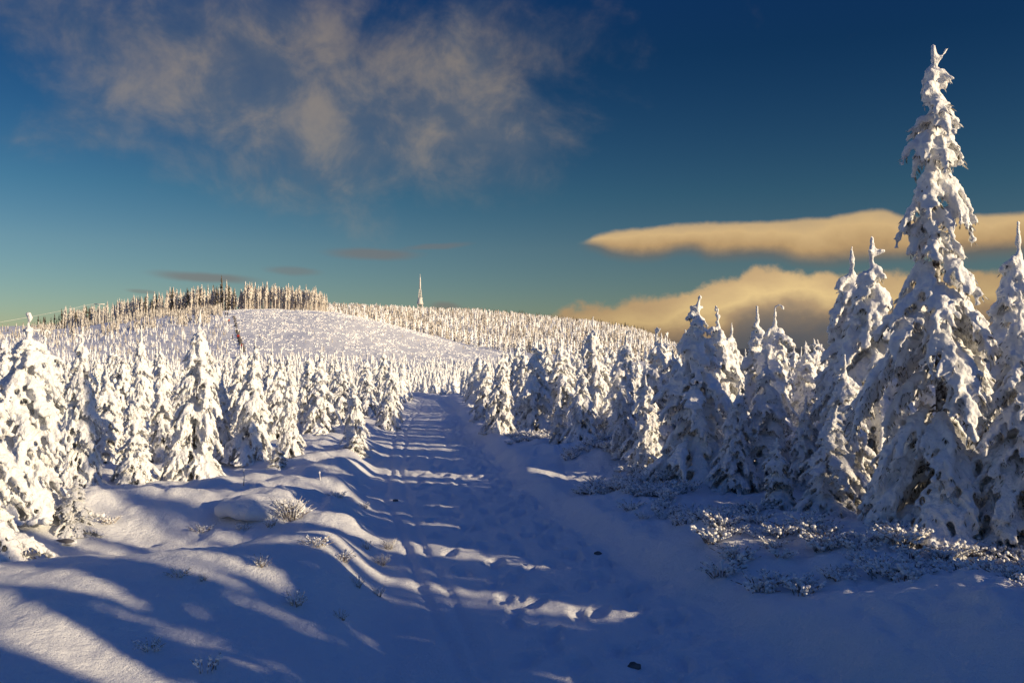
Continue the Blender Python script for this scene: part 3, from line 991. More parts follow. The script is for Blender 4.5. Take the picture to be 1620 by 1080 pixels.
def near_label(side, x, y):
    px = 810 + F * x / y
    if px < -30 or px > 1650: return 'young snow-laden spruce just outside the picture'
    for _, t_, ly, ph in sorted((abs(t_ - px) + (0 if ly < y else 60), t_, ly, ph) for s_, t_, ly, ph in LM if s_ == side):
        where = 'in front of' if ly > y else 'behind'
        rel = ('directly ' + where) if abs(px - t_) < 12 else where + (' and just left of' if px < t_ and px > t_ - 60 else ' and just right of' if px > t_ and px < t_ + 60 else ' and some way left of' if px < t_ else ' and some way right of')
        lab = 'young spruce ' + rel + ' ' + ph
        if lab not in taken:
            taken.add(lab); return lab


for x, y in cand[:n_ind]:
    side = 1 if x > pathx(y) else 0
    lab, gr_ = zones[(side, 1 if y > 26 else 0)]
    if y <= 26: lab = near_label(side, x, y)
    if lab.endswith('outside the picture'): gr_ = 'young spruces just outside the picture'
    plant(PROTO[int(r.integers(0, 7))], x, y, young_h(x, y, r), lab, gr_, rz=r.random() * 6.28, wide=r.uniform(.80, 1.02) if side else r.uniform(.70, .92))


# ---- instanced masses
def scatter(name, pts, rot, scl, idx, protos, label_kind='stuff', label=None):
    me = bpy.data.meshes.new(name)
    me.from_pydata([tuple(p) for p in pts], [], [])
    for nm, ty, dat in (('rot', 'FLOAT_VECTOR', rot), ('scl', 'FLOAT_VECTOR', scl), ('pick', 'INT', idx)):
        a = me.attributes.new(nm, ty, 'POINT')
        a.data.foreach_set('vector' if ty == 'FLOAT_VECTOR' else 'value', np.asarray(dat, np.float32 if ty != 'INT' else np.int32).ravel())
    o = bpy.data.objects.new(name, me); col.objects.link(o)
    ng = bpy.data.node_groups.new(name, 'GeometryNodeTree')
    ng.interface.new_socket('Geometry', in_out='INPUT', socket_type='NodeSocketGeometry')
    ng.interface.new_socket('Geometry', in_out='OUTPUT', socket_type='NodeSocketGeometry')
    N_ = ng.nodes; L_ = ng.links
    gi = N_.new('NodeGroupInput'); go = N_.new('NodeGroupOutput')
    inst = N_.new('GeometryNodeInstanceOnPoints'); jn = N_.new('GeometryNodeJoinGeometry')
    for p in reversed(protos):
        oi = N_.new('GeometryNodeObjectInfo'); oi.transform_space = 'ORIGINAL'
        oi.inputs['Object'].default_value = p
        oi.inputs['As Instance'].default_value = True
        L_.new(oi.outputs['Geometry'], jn.inputs[0])
    L_.new(gi.outputs[0], inst.inputs['Points']); L_.new(jn.outputs[0], inst.inputs['Instance'])
    inst.inputs['Pick Instance'].default_value = True
    for nm, ty, sk in (('pick', 'INT', 'Instance Index'), ('rot', 'FLOAT_VECTOR', 'Rotation'), ('scl', 'FLOAT_VECTOR', 'Scale')):
        na = N_.new('GeometryNodeInputNamedAttribute'); na.data_type = ty; na.inputs[0].default_value = nm
        src = na.outputs[0]
        if sk == 'Rotation':
            er = N_.new('FunctionNodeEulerToRotation'); L_.new(src, er.inputs[0]); src = er.outputs[0]
        L_.new(src, inst.inputs[sk])
    L_.new(inst.outputs[0], go.inputs[0])
    md = o.modifiers.new('scatter', 'NODES'); md.node_group = ng
    tag(o, kind='stuff')
    if label: o['label'] = label
    return o


def merged(name, meshes, mats):
    """low model of a tree as one mesh with several materials, used only as a source for scattering"""
    V = []; Fc = []; mi = []; n_ = 0
    for me, k in meshes:
        v = np.zeros(len(me.vertices) * 3, np.float32); me.vertices.foreach_get('co', v); v = v.reshape(-1, 3)
        me.calc_loop_triangles()
        t_ = np.zeros(len(me.loop_triangles) * 3, np.int32); me.loop_triangles.foreach_get('vertices', t_); t_ = t_.reshape(-1, 3)
        V.append(v); Fc.append(t_ + n_); mi.append(np.full(len(t_), k)); n_ += len(v)
    o = mesh_obj(name, np.concatenate(V), np.concatenate(Fc), None, link=False, smooth=True)
    for m_ in mats: o.data.materials.append(m_)
    o.data.polygons.foreach_set('material_index', np.concatenate(mi).astype(np.int32))
    return o


LOW = []
for i, sp in enumerate(specs[:5]):
    C, Rd, tw, tr = grow(seed=100 + i * 17, **sp)
    sm = fuse('low_snow', C, Rd, .07, [(T_big, .05, .5)], M['tsnow'], 0)
    nm = needle_mesh('low_crown', tw, .055, i, per=.12, length=.13)
    LOW.append(merged('young_spruce_low', [(sm, 0), (nm.data, 1)], [M['tsnow'], M['needles']]))
rest = cand[n_ind:]
rp = np.array(rest)
rz_ = ground(rp[:, 0], rp[:, 1], False) - .05
hh = np.array([young_h(a, b_, r) for a, b_ in rest]) / 3.2
wd = hh * r.uniform(.78, 1.02, len(rest))
scatter('young_forest', np.column_stack([rp, rz_]), np.column_stack([np.zeros((len(rest), 2)), r.random(len(rest)) * 6.28]), np.column_stack([wd, wd, hh]), r.integers(0, 5, len(rest)), LOW, label='young snow-laden spruces filling the flat ground below the hill')
print('far young', len(rest), round(time.time() - T0, 1))


# ------------------------------------------------------------------ tall rimed forest on the hill
def tall_tree(seed, h=15., bare=.42, Rw=1.7, dark=False, rs=.26):
    rr_ = np.random.default_rng(seed)
    C = []; Rd = []; g_ = Geo()
    z = bare * h
    while z < h * .97:
        t_ = (z - bare * h) / (h * (1 - bare))
        L = Rw * (.35 + .65 * (1 - t_) ** .8) * min(1, .45 + 2.2 * t_) * (1 - t_ ** 3)
        for j in range(6):
            a = rr_.random() * 6.28
            l = L * rr_.uniform(.6, 1.15)
            for s in np.linspace(.1, 1, 5):
                C.append((math.cos(a) * l * s, math.sin(a) * l * s, z - .55 * l * s * s + rr_.normal(0, .08)))
                Rd.append(rs * rr_.uniform(.5, 1.1) * (1.1 - .5 * s))
        z += .62 * rr_.uniform(.7, 1.3)
    for z_ in np.arange(h * .9, h, .2): C.append((0, 0, z_)); Rd.append(.16)
    me = fuse('crown', C, Rd, .20, [(T_far, .35, .5)], M['darkfir'] if dark else M['rime'], 0, zs=.8)
    g_.tube([(0, 0, -.3), (0.05, 0, h * .4), (0, .05, h * .93)], [.30, .2, .06], 6)
    # dead rimed side stubs on the bare stem
    for k in range(26):
        z_ = rr_.uniform(.08, bare + .1) * h; a = rr_.random() * 6.28; l = rr_.uniform(.3, .9)
        g_.tube([(0, 0, z_), (math.cos(a) * l, math.sin(a) * l, z_ - .2 * l)], [.07, .03], 3)
    return me, g_


HT = []
for i, (h, ba, rw, dk) in enumerate([(15, .5, 1.35, 0), (15, .42, 1.6, 0), (15, .34, 1.75, 0), (15, .55, 1.2, 0), (15, .08, 2.4, 1)]):
    me, g_ = tall_tree(500 + i, h, ba, rw, dk)
    HT.append((me, g_.build('trunk', M['rbark'], None, True, link=False).data))
    print('tall', len(me.polygons))
rt = np.random.default_rng(21)
hill_trees = []
root0 = None


def hill_tree(k, x, y, h, label, group, wide=1.0):
    o = empty('tall_spruce', (x, y, gz(x, y) - .15), rt.random() * 6.28)
    o.scale = (h / 15 * wide, h / 15 * wide, h / 15)
    for nm, me in (('crown', HT[k][0]), ('trunk', HT[k][1])):
        c_ = bpy.data.objects.new(nm, me); col.objects.link(c_); c_.parent = o
    tag(o, label, 'tree', group)
    return o


# px range, depth range, count, height, kinds
for (x0, x1, y0, y1, n_, h0, h1, kinds, lab, gr_) in [
    (380, 518, 474, 500, 110, 12.5, 15.5, (0, 3, 1, 0), 'tall bare-stemmed rimed spruce in the straight-edged stand on the hilltop', 'tall spruces of the hilltop stand'),
    (262, 372, 474, 505, 62, 12.5, 15.5, (0, 1, 2, 4, 3), 'tall rimed spruce in the dense wood left of the hilltop gap', 'tall spruces left of the hilltop gap'),
    (175, 270, 462, 500, 42, 10, 14, (1, 2, 4, 2), 'rimed spruce on the darker shoulder of the hill', 'spruces on the shoulder of the hill'),
    (95, 180, 440, 490, 24, 9, 12.5, (2, 1, 4, 0), 'loosely spaced rimed spruce on the falling left flank of the hill', 'scattered spruces on the left flank'),
]:
    for i in range(n_):
        f = (i + rt.random()) / n_
        Yv = rt.uniform(y0, y1); px = x0 + (x1 - x0) * f
        hill_tree(kinds[int(rt.integers(0, len(kinds)))], at_px(px, Yv), Yv, rt.uniform(h0, h1) * (1.0 if px > 200 else .85) * rt.uniform(.86, 1.08) * float(np.interp(px, [480, 520], [1, .80])), lab, gr_, rt.uniform(.8, 1.25))
for px, h, lab in [(350, 19.5, 'tallest pointed dark spruce at the hilltop gap'), (358, 17, 'second pointed spruce right beside the tallest one at the hilltop gap')]:
    hill_tree(4 if px == 350 else 2, at_px(px, 478), 478, h, lab, 'pointed spruces at the hilltop gap', .8)
for px, Yv, h, lab in [(147, 400, 9, 'lone slim rimed spruce standing low on the left flank'), (163, 405, 8, 'bare lollipop spruce in front of the shaded snow'), (186, 390, 8.5, 'lone rimed spruce on the edge of blue shade'), (218, 400, 8, 'lone rimed spruce left of the thicket'), (104, 410, 8, 'rimed pole-like spruce nearest the lift cable')]:
    hill_tree(int(rt.integers(0, 4)), at_px(px, Yv), Yv, h, lab, 'lone spruces low on the flank')

LT = [merged('tall_low', [(a, 0), (b_, 1)], [M['rime'], M['rbark']]) for a, b_ in HT[:3]]
LD = [merged('dark_low', [(HT[4][0], 0), (HT[4][1], 1)], [M['darkfir'], M['rbark']])]


def small_tree(seed, h=5., Rw=1.1, mat='rime'):
    rr_ = np.random.default_rng(seed); C = []; Rd = []
    z = .3
    while z < h * .95:
        t_ = z / h; L = Rw * (1 - t_) ** .8 + .08
        for j in range(5):
            a = rr_.random() * 6.28; l = L * rr_.uniform(.55, 1.15)
            for s in (.25, .6, 1.): C.append((math.cos(a) * l * s, math.sin(a) * l * s, z - .45 * l * s)); Rd.append(.17 * (1.15 - .5 * s))
        z += .36
    for z_ in np.arange(h * .7, h, .12): C.append((0, 0, z_)); Rd.append(.10)
    me = fuse('small_crown', C, Rd, .12, [(T_far, .2, .5)], M[mat], 0)
    o = bpy.data.objects.new('small_rimed_tree', me)
    return o


SM = [small_tree(700 + i, 5, [1.0, .8, 1.2][i]) for i in range(3)]
HM = []
for i in range(3):
    rr_ = np.random.default_rng(800 + i)
    C = [(rr_.normal(0, .45), rr_.normal(0, .4), rr_.uniform(-.1, .25)) for _ in range(12)]
    HM.append(bpy.data.objects.new('hummock', fuse('hummock', C, rr_.uniform(.28, .5, 12), .12, [(T_far, .25, .5)], M['tsnow'], 1, .85)))
SW = [small_tree(720 + i, 5, [1.3, 1.0, 1.2][i], 'tsnow') for i in range(2)] + [SM[0]]


def mass(name, px0, px1, Y0, Y1, n_, h0, h1, protos, ph, keep=None, label=None, wide=1.0):
    u = rt.uniform(px0, px1, n_); Yv = np.sqrt(rt.uniform(Y0 ** 2, Y1 ** 2, n_))
    if keep is not None:
        k = keep(u, Yv); u = u[k]; Yv = Yv[k]
    x = at_px(u, Yv); z = ground(x, Yv, False) - .1
    s = rt.uniform(h0, h1, len(x)) / ph
    return scatter(name, np.column_stack([x, Yv, z]), np.column_stack([np.zeros((len(x), 2)), rt.random(len(x)) * 6.28]), np.column_stack([s * wide, s * wide, s]), rt.integers(0, len(protos), len(x)), protos, label=label)


# second rank behind the hilltop stands
mass('hilltop_wood', 100, 516, 490, 560, 420, 10, 14, LT, 15, label='rimed wood filling in behind the hilltop stands')


def belt(u, Yv):
    """forest of the ridge: everything beyond the right edge of the open slope"""
    lo = np.interp(u, [515, 560, 640, 700, 780, 900, 1100], [520, 495, 440, 400, 350, 310, 270])
    return Yv > lo


mass('ridge_forest', 512, 1075, 260, 640, 2200, 3.5, 6.8, SM + SW[:2], 5, belt, 'young rimed forest climbing the ridge behind the open slope', 1.0)
mass('ridge_forest', 505, 1110, 640, 1120, 4200, 5.5, 9.5, SM + SW[:2], 5, None, 'rimed forest covering the far ridge', .95)
mass('dark_forest', 672, 1060, 1130, 1230, 420, 11, 15, LD, 15, None, 'dark forest strip along the skyline right of the tower', .8)
mass('dark_forest', 60, 112, 470, 520, 14, 7, 10, LD, 15, None, 'small dark trees on the skyline at the far left', .9)
# thicket on the hill's left half


def thick(u, Yv):
    pyv = HZ - (ground(at_px(u, Yv), Yv, False) - CAM_H) / Yv * F
    return (perlin(u * .022, Yv * .02) > -.12) & (rt.random(len(u)) < np.interp(u, [-60, 120, 200, 352], [.35, .5, 1, 1]))


mass('hill_thicket', -60, 352, 320, 445, 1300, 2.2, 4.6, SM, 5, thick, 'thicket of low rimed trees on the left half of the hill', .85)
mass('hill_scrub', 355, 1000, 205, 476, 16000, .20, .66, HM, 1, lambda u, Y_: ~belt(u, Y_ + 12) & (perlin(u * .035, Y_ * .06) + .5 * perlin(u * .12, Y_ * .15) > rt.uniform(-.6, .3, len(u))), 'snowed-in hummocks and stumps dotted over the open slope', 1.0)
mass('hill_saplings', 355, 1000, 205, 476, 900, .5, 1.5, SW, 5, lambda u, Y_: ~belt(u, Y_ + 12) & (perlin(u * .03, Y_ * .05) > -.1), 'few rimed saplings on the open slope', 1.1)
mass('hill_scrub', -60, 360, 200, 360, 2600, .6, 2.0, SW, 5, None, 'low rimed trees at the foot of the hill', .9)
print('forest', round(time.time() - T0, 1))

# ------------------------------------------------------------------ radio tower
TY = 1450.0
tx = at_px(664.5, TY)
tz = gz(tx, TY)
u_ = TY / F           # metres per photograph pixel there


def zpx(py): return CAM_H + (HZ - py) * u_


tower = empty('radio_tower', (tx, TY, zpx(500)))
tag(tower, 'rimed lattice radio tower with flared platform and needle mast on the far ridge', 'tower')
Z0 = zpx(500)
def zz_(py): return zpx(py) - Z0
for sx in (-1, 1):
    for sy in (-1, 1):
        g_ = Geo(); g_.tube([(sx * 4.4, sy * 4.4, -12), (sx * 3.6, sy * 3.6, zz_(481))], [.55, .5], 6)
        g_.build('leg', M['steel'], tower)
g_ = Geo()
for i in range(3):
    za, zb = zz_(499 - i * 6), zz_(499 - (i + 1) * 6)
    ra, rb = 4.2 - i * .2, 4.0 - i * .2
    for k in range(4):
        c0 = [(-1, -1), (1, -1), (1, 1), (-1, 1)][k]; c1 = [(-1, -1), (1, -1), (1, 1), (-1, 1)][(k + 1) % 4]
        g_.tube([(c0[0] * ra, c0[1] * ra, za), (c1[0] * rb, c1[1] * rb, zb)], .28, 4)
        g_.tube([(c1[0] * ra, c1[1] * ra, za), (c0[0] * rb, c0[1] * rb, zb)], .28, 4)
        g_.tube([(c0[0] * rb, c0[1] * rb, zb), (c1[0] * rb, c1[1] * rb, zb)], .3, 4)
g_.box((0, 0, zz_(492)), (4.4, 4.4, 9))
g_.build('lattice_bracing', M['steel_dark'], tower)
g_ = Geo(); g_.lathe([(0, zz_(481.2)), (4.9, zz_(481.2)), (5.2, zz_(480)), (4.7, zz_(479)), (3.4, zz_(473.5)), (0, zz_(473.5))], 16); g_.build('platform_cabin', M['steel'], tower, False)
g_ = Geo(); g_.lathe([(0, zz_(473.3)), (3.0, zz_(473.3)), (3.9, zz_(472.2)), (3.9, zz_(471.3)), (0, zz_(471.2))], 16); g_.build('upper_gallery', M['steel'], tower)
g_ = Geo()
for sx in (-1, 1):
    for sy in (-1, 1): g_.tube([(sx * 2.5, sy * 2.5, zz_(471.1)), (sx * 1.2, sy * 1.2, zz_(457))], .42, 5)
for i in range(5):
    za, zb = zz_(471 - i * 2.8), zz_(468.2 - i * 2.8); ra, rb = 2.5 - i * .26, 2.24 - i * .26
    for k in range(4):
        c0 = [(-1, -1), (1, -1), (1, 1), (-1, 1)][k]; c1 = [(-1, -1), (1, -1), (1, 1), (-1, 1)][(k + 1) % 4]
        g_.tube([(c0[0] * ra, c0[1] * ra, za), (c1[0] * rb, c1[1] * rb, zb)], .26, 4)
        g_.tube([(c1[0] * ra, c1[1] * ra, za), (c0[0] * rb, c0[1] * rb, zb)], .26, 4)
g_.build('lattice_mast', M['steel'], tower)
g_ = Geo(); g_.tube([(0, 0, zz_(457.2)), (0, 0, zz_(446)), (0, 0, zz_(438))], [1.35, 1.15, .8], 10); g_.build('antenna_cylinder', M['steel'], tower, True)
g_ = Geo(); g_.tube([(0, 0, zz_(438)), (0, 0, zz_(433))], [.45, .12], 6); g_.build('needle', M['steel'], tower)

# ------------------------------------------------------------------ lift cable on the left skyline
def P3(px, py, Yv): return np.array([at_px(px, Yv), Yv, CAM_H - (py - HZ) / F * Yv])


py0 = P3(157, 481, 440)
pyl = empty('lift_pylon', (py0[0], 440, gz(py0[0], 440)))
tag(pyl, 'thin rimed pylon with a crossarm rising from the trees on the left flank', 'pylon')
hp = py0[2] - gz(py0[0], 440)
g_ = Geo(); g_.tube([(0, 0, -.4), (0, 0, hp)], [.35, .2], 8); g_.build('mast', M['steel'], pyl)
g_ = Geo(); g_.box((0, 0, hp), (5.0, .4, .4)); g_.build('crossarm', M['steel'], pyl)
g_ = Geo()
a_, b_ = P3(-260, 545, 330), py0 + np.array([-2.2, 0, .3])
s = np.linspace(0, 1, 40)[:, None]
pts = a_ + (b_ - a_) * s - np.array([0, 0, 1.]) * (4.0 * (s * (1 - s)) * 1.6)
g_.tube(pts, .05, 5)
tag(g_.build('lift_cable', M['steel']), 'sagging rimed cable strung across the sky at the far left', 'cable')
p_ = pts[33]
ch = empty('lift_chair', (p_[0], p_[1], p_[2] - .12))
tag(ch, 'tiny rimed seat hanging from the cable', 'lift chair')
g_ = Geo(); g_.tube([(0, 0, 0), (0, 0, -1.6)], .09, 5); g_.build('hanger', M['steel'], ch)
g_ = Geo(); g_.box((0, 0, -1.75), (.9, .5, .12)); g_.build('seat', M['steel'], ch)
g_ = Geo(); g_.box((0, .28, -1.35), (.9, .08, .7)); g_.build('backrest', M['steel'], ch)

# ------------------------------------------------------------------ line of stones and hikers on the slope
def stone_mesh(name, seed, r0=.5):
    rr_ = np.random.default_rng(seed)
    V = ICO_V.copy()
    # subdivide once
    edges = {}; Vl = [v for v in V]; Fn = []
    def mid(a, b2):
        k = (min(a, b2), max(a, b2))
        if k not in edges:
            v = (Vl[a] + Vl[b2]) / 2; v = v / np.linalg.norm(v); Vl.append(v); edges[k] = len(Vl) - 1
        return edges[k]
    for a, b2, c2 in ICO_F:
        ab, bc, ca_ = mid(a, b2), mid(b2, c2), mid(c2, a)
        Fn += [(a, ab, ca_), (b2, bc, ab), (c2, ca_, bc), (ab, bc, ca_)]
    V = np.array(Vl) * (1 + rr_.normal(0, .10, (len(Vl), 1))) * r0 * np.array([1.25, .9, .7])
    return V, np.array(Fn)


HLX = [370, 371, 373, 373.5, 374, 375.5, 377, 379, 381, 383, 384.5, 386]
HLY = [502, 506, 511, 515, 520, 526, 532, 538, 543, 548, 552, 557]
row_ = empty('stone_row', (0, 0, 0))
tag(row_, 'dark broken line of half-buried stones running down the open slope beside the footpath', 'stones')
sv, sf = stone_mesh('stone', 1, .5)
first = None
locs = []
for i in range(44):
    f = i / 43 * 11
    px = np.interp(f, range(12), HLX) + rt.normal(0, .4); pyy = np.interp(f, range(12), HLY)
    if i < 20 and i % 3 == 2: continue
    x, y, z = hit(px, pyy)
    locs.append((x, y, z))
row_.location = (locs[len(locs) // 2][0], locs[len(locs) // 2][1], locs[len(locs) // 2][2])
for (x, y, z) in locs:
    if first is None:
        first = mesh_obj('stone', sv, sf, M['stone'], row_); o = first
    else:
        o = first.copy(); col.objects.link(o)
    o.location = (x - row_.location.x, y - row_.location.y, z + .1 - row_.location.z)
    o.rotation_euler = (0, 0, rt.random() * 6); s_ = rt.uniform(.6, 1.15); o.scale = (s_ * 1.3, s_, s_ * 1.1)


def person(px, pyf, mat, label, stride=.25, yaw=0.0, h=1.75):
    x, y, z = hit(px, pyf)
    root = empty('person', (x, y, gz(x, y) - .03), yaw, h / 1.75)
    tag(root, label, 'person', 'walkers on the hill')
    j = dict(pel=(0, 0, .95), che=(0, .03, 1.28), nek=(0, .03, 1.48), hed=(0, .05, 1.64), top=(0, .05, 1.73),
             lh=(-.1, 0, .92), lk=(-.11, stride * .6, .50), la=(-.11, stride * .5, .08), lt=(-.11, stride * .5 + .17, .04),
             rh=(.1, 0, .92), rk=(.11, -stride * .2, .50), ra=(.11, -stride, .10), rt=(.11, -stride + .17, .04),
             ls=(-.19, .03, 1.42), le=(-.25, -.05, 1.15), lw=(-.24, .12, .92), rs=(.19, .03, 1.42), re=(.25, -.03, 1.15), rw=(.24, .15, .95))
    rad = dict(pel=.15, che=.17, nek=.07, hed=.105, top=.08, lh=.10, lk=.07, la=.05, lt=.045, rh=.10, rk=.07, ra=.05, rt=.045, ls=.085, le=.06, lw=.045, rs=.085, re=.06, rw=.045)
    names = list(j); idx = {k: i for i, k in enumerate(names)}
    E = [('pel', 'che'), ('che', 'nek'), ('nek', 'hed'), ('hed', 'top'), ('pel', 'lh'), ('lh', 'lk'), ('lk', 'la'), ('la', 'lt'), ('pel', 'rh'), ('rh', 'rk'), ('rk', 'ra'), ('ra', 'rt'), ('che', 'ls'), ('ls', 'le'), ('le', 'lw'), ('che', 'rs'), ('rs', 're'), ('re', 'rw')]
    me = bpy.data.meshes.new('body'); me.from_pydata([j[k] for k in names], [(idx[a], idx[b2]) for a, b2 in E], [])
    o = bpy.data.objects.new('body', me); col.objects.link(o)
    sk = o.modifiers.new('skin', 'SKIN')
    for k in names:
        me.skin_vertices[0].data[idx[k]].radius = (rad[k], rad[k])
    me.skin_vertices[0].data[0].use_root = True
    o.modifiers.new('sub', 'SUBSURF').levels = 1
    me2 = bpy.data.meshes.new_from_object(o.evaluated_get(bpy.context.evaluated_depsgraph_get()))
    o.modifiers.clear(); o.data = me2; o.parent = root
    for m_ in (mat, M['trousers'], M['skin'], M['hair']): me2.materials.append(m_)
    for p in me2.polygons:
        zc = p.center.z
        p.material_index = 1 if zc < .88 else 2 if 1.5 < zc < 1.68 else 3 if zc >= 1.68 else 0
    me2.shade_smooth()
    return root


person(377.5, 537, M['red'], 'walker in a dark red jacket halfway down the slope beside the stones', yaw=2.8)
person(375.8, 537.5, M['red'], 'second walker in dark red close beside the first', yaw=2.8)
person(382.5, 553, M['red'], 'walker in a red jacket lowest on the slope path', yaw=3.0)
person(368, 538, M['navy'], 'walker in dark clothes left of the red-jacketed pair', yaw=1.8)
person(362, 511.5, M['orange'], 'walker in an orange jacket alone high on the slope path', yaw=.2)
person(356.5, 500, M['navy'], 'left one of two dark walkers at the hilltop gap', yaw=.1)
person(359.5, 500, M['navy'], 'right one of two dark walkers at the hilltop gap', yaw=.1)
print('people', round(time.time() - T0, 1))


# ------------------------------------------------------------------ grasses, heath and stones by the track
def frost_tuft(seed, n_, h, spread, rad=.003, knob=.0075, mat='straw'):
    """dry stems with rime knobs"""
    rr_ = np.random.default_rng(seed)
    g1 = Geo(); g2 = Geo()
    for i in range(n_):
        a = rr_.random() * 6.28; l = h * rr_.uniform(.5, 1.1); sp = spread * rr_.random() ** .6
        b0 = np.array([math.cos(a), math.sin(a), 0]) * spread * .25 * rr_.random()
        tip = b0 + np.array([math.cos(a) * sp, math.sin(a) * sp, l])
        midp = b0 + (tip - b0) * .5 + np.array([0, 0, l * .12])
        pts = [b0 - [0, 0, .04], midp, tip]
        g1.tube(pts, [rad, rad * .8, rad * .5], 4)
        for k in range(int(rr_.integers(2, 5))):
            f = rr_.uniform(.35, 1.0)
            p = b0 + (tip - b0) * f + np.array([0, 0, l * .12 * (1 - abs(2 * f - 1))])
            v = ICO_V * knob * rr_.uniform(.5, 1.4) * np.array([1, 1, .8]) + p
            g2.put(v, ICO_F)
    return g1, g2


def tuft_thing(proto, name, x, y, s, label, group, cat):
    o = proto if id(proto) not in used else copy_tree(proto)
    used.add(id(proto)); o.name = name
    o.location = (x, y, float(ground(np.array([x]), np.array([y]))[0]) - .01); o.rotation_euler = (0, 0, random.random() * 6); o.scale = (s, s, s)
    tag(o, label, cat, group)
    o.scale = (s * .8,) * 3; o.location.z -= .02 * s
    return o


def tuft_proto(name, *a, **k):
    root = empty(name)
    g1, g2 = frost_tuft(*a, **k)
    g1.build('stems', M[k.get('mat', 'straw')], root)['kind'] = 'stuff'; g2.build('rime', M['tsnow'], root, True)['kind'] = 'stuff'
    return root


TP = [tuft_proto('grass_tuft', 1, 26, .13, .09), tuft_proto('grass_tuft', 2, 38, .10, .13), tuft_proto('shrub', 3, 90, .34, .30, rad=.004, knob=.011, mat='heath'), tuft_proto('twig', 4, 7, .16, .10, rad=.004, knob=.009, mat='heath')]
GT = 'frosted grass tufts on the left bank'
for k, nm, px, py, s, lab in [
    (1, 'grass_tuft', 284, 912, .9, 'low frosted tuft on the sunlit crest of the dune'),
    (0, 'grass_tuft', 322, 918, .6, 'tiny frosted tuft right of the one on the dune crest'),
    (1, 'grass_tuft', 240, 1025, 1.0, 'golden frosted tuft low on the dune near the bottom left'),
    (3, 'twig', 328, 1062, 1.2, 'forked twig capped with snow at the bottom left'),
    (3, 'twig', 345, 1052, .9, 'snow-capped twig just right of the forked one'),
    (2, 'shrub', 462, 828, .95, 'rounded rimed shrub behind the dune beside the hollow mound'),
    (0, 'grass_tuft', 430, 845, 1.2, 'frosted stems in front of the rounded shrub'),
    (1, 'grass_tuft', 385, 842, 1.1, 'frosted stems left of the rounded shrub'),
    (1, 'grass_tuft', 320, 838, 1.3, 'golden frosted tuft behind the dune crest'),
    (1, 'grass_tuft', 175, 825, 1.2, 'pale frosted grass near the little bent spruce'),
    (1, 'grass_tuft', 500, 862, 1.3, 'snow-clotted tuft at the head of the lit bank strip'),
    (1, 'grass_tuft', 541, 884, 1.2, 'snow-clotted tuft halfway down the lit bank strip'),
    (0, 'grass_tuft', 580, 868, 1.0, 'shaded tuft right of the lit bank strip'),
    (2, 'shrub', 617, 868, .42, 'small rimed shrub catching the light on the track edge'),
    (2, 'shrub', 603, 892, .40, 'dark little shrub just below the track-edge shrub'),
    (0, 'grass_tuft', 598, 940, .9, 'tuft at the foot of the lit bank strip'),
    (0, 'grass_tuft', 566, 925, .9, 'dark stems on the lower lit bank strip'),
    (0, 'grass_tuft', 415, 893, 1.0, 'shaded stems on the back of the dune'),
    (0, 'grass_tuft', 470, 955, 1.1, 'shaded stems on the dune slope above the track'),
    (0, 'grass_tuft', 540, 976, .8, 'lone dark stems low on the dune slope'),
    (1, 'grass_tuft', 533, 785, 1.2, 'frosted tuft among the light streaks near the lone spruce'),
    (1, 'grass_tuft', 576, 802, 1.0, 'frosted tuft at the track side among light streaks'),
]:
    x, y, z = hit(px, py)
    tuft_thing(TP[k], nm, x, y, s, lab, GT if nm == 'grass_tuft' else 'frosted shrubs and twigs on the left bank', {'grass_tuft': 'grass tuft', 'shrub': 'shrub', 'twig': 'twig'}[nm])

# heath on the right bank, and sparse on the left: nobody could count the sprigs
g1, g2 = Geo(), Geo()
protos = [frost_tuft(40 + i, 34, .11, .18, rad=.0045, knob=.0125) for i in range(4)]
pd = []
for a, b2 in protos:
    pd.append((np.concatenate(a.V), np.concatenate(a.F), np.concatenate(b2.V), np.concatenate(b2.F)))
rh = np.random.default_rng(5)
cnt = 0
for _ in range(5200):
    y = rh.uniform(4.2, 24) ** 1.0; x = pathx(y) + rh.uniform(1.5, 7.5)
    d = x - pathx(y)
    if x > .62 * y + 1.0: continue
    v_ = perlin(np.array([x * .45 + 2]), np.array([y * .45 - 4]))[0] + .35 * perlin(np.array([x * 1.6]), np.array([y * 1.6]))[0]
    if v_ < .06 or rh.random() > min(1, (d - 1.2) / 1.3): continue
    if rh.random() > np.interp(y, [4, 12, 24], [.75, .75, .35]): continue
    z = float(ground(np.array([x]), np.array([y]))[0])
    i = rh.integers(0, 4); s = rh.uniform(.6, 1.25); a = rh.random() * 6.28
    R2 = np.array([[math.cos(a), -math.sin(a), 0], [math.sin(a), math.cos(a), 0], [0, 0, 1]]) * s
    g1.put(pd[i][0] @ R2.T + [x, y, z - .02], pd[i][1]); g2.put(pd[i][2] @ R2.T + [x, y, z - .02], pd[i][3])
    cnt += 1
print('heath clumps', cnt)
h1 = g1.build('heath_undergrowth', M['heath']); tag(h1, 'brown heather stems poking through snow on the right bank', kind='stuff')
h2 = g2.build('heath_snow', M['tsnow'], smooth=True); tag(h2, 'snow and rime clotted on the heather of the right bank', kind='stuff')


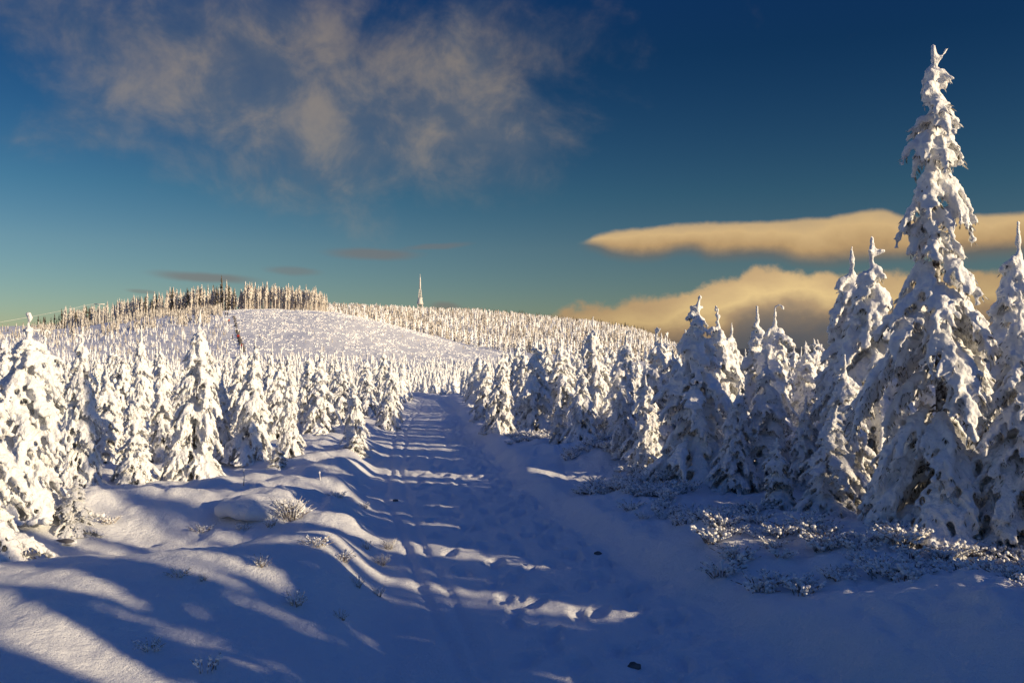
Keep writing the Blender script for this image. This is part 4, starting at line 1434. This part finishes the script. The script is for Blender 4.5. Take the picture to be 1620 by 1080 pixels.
def snow_mound(name, px, py, r0, label, hollow=True):
    x, y, z = hit(px, py)
    root = empty(name, (x, y, z))
    tag(root, label, 'snow mound', 'snowed-in stumps')
    rr_ = np.random.default_rng(int(px))
    C = []; Rd = []
    for i in range(120):
        a = rr_.random() * 6.28; q = rr_.random() ** .6
        C.append((math.cos(a) * q * r0 * 1.5, math.sin(a) * q * r0, r0 * .34 * (1 - q ** 2))); Rd.append(r0 * rr_.uniform(.30, .38))
    me = fuse('snow_cap', C, Rd, r0 * .07, [(T_big, .03, .5)], M['ground'], 25, .8)
    o = bpy.data.objects.new('snow_cap', me); col.objects.link(o); o.parent = root
    g_ = Geo(); v, f = stone_mesh('s', int(py), r0 * .95)
    g_.put(v * np.array([1.05, .8, .5]) + [r0 * .3, -r0 * .42, .02], f); g_.build('stump', M['stone'], root)
    return root


snow_mound('snowed_stump', 408, 808, .30, 'snow-capped stump with a dark hollow behind the dune')
snow_mound('snowed_stump', 104, 858, .07, 'small dark stump just breaking the smooth snow near the left edge')

for px, py, hgt, lab in [(386, 765, .2, 'thin snow-topped marker stick left of the track'), (506, 765, .17, 'thin rimed marker stick nearer the track')]:
    x, y, z = hit(px, py)
    st = empty('marker_stick', (x, y, z - .03)); tag(st, lab, 'stick', 'marker sticks')
    g_ = Geo(); g_.tube([(0, 0, 0), (.01, 0, hgt * .6), (0, 0, hgt)], [.007, .006, .005], 6); g_.build('shaft', M['stake'], st)
    g_ = Geo(); g_.put(ICO_V * [.014, .014, .02] + [0, 0, hgt + .01], ICO_F); g_.build('snow_cap', M['tsnow'], st, True)
for px, py, s, lab in [(1003, 1052, .036, 'dark clod lying on the track near the bottom'), (626, 792, .03, 'small dark clod on the far left side of the track'), (945, 878, .03, 'small dark clod near the right edge of the track')]:
    x, y, z = hit(px, py)
    v, f = stone_mesh('clod', int(px), s)
    o = mesh_obj('clod', v, f, M['stone']); o.location = (x, y, float(ground(np.array([x]), np.array([y]))[0]) + s * .25)
    tag(o, lab, 'clod', 'clods on the track')
print('script', round(time.time() - T0, 1))
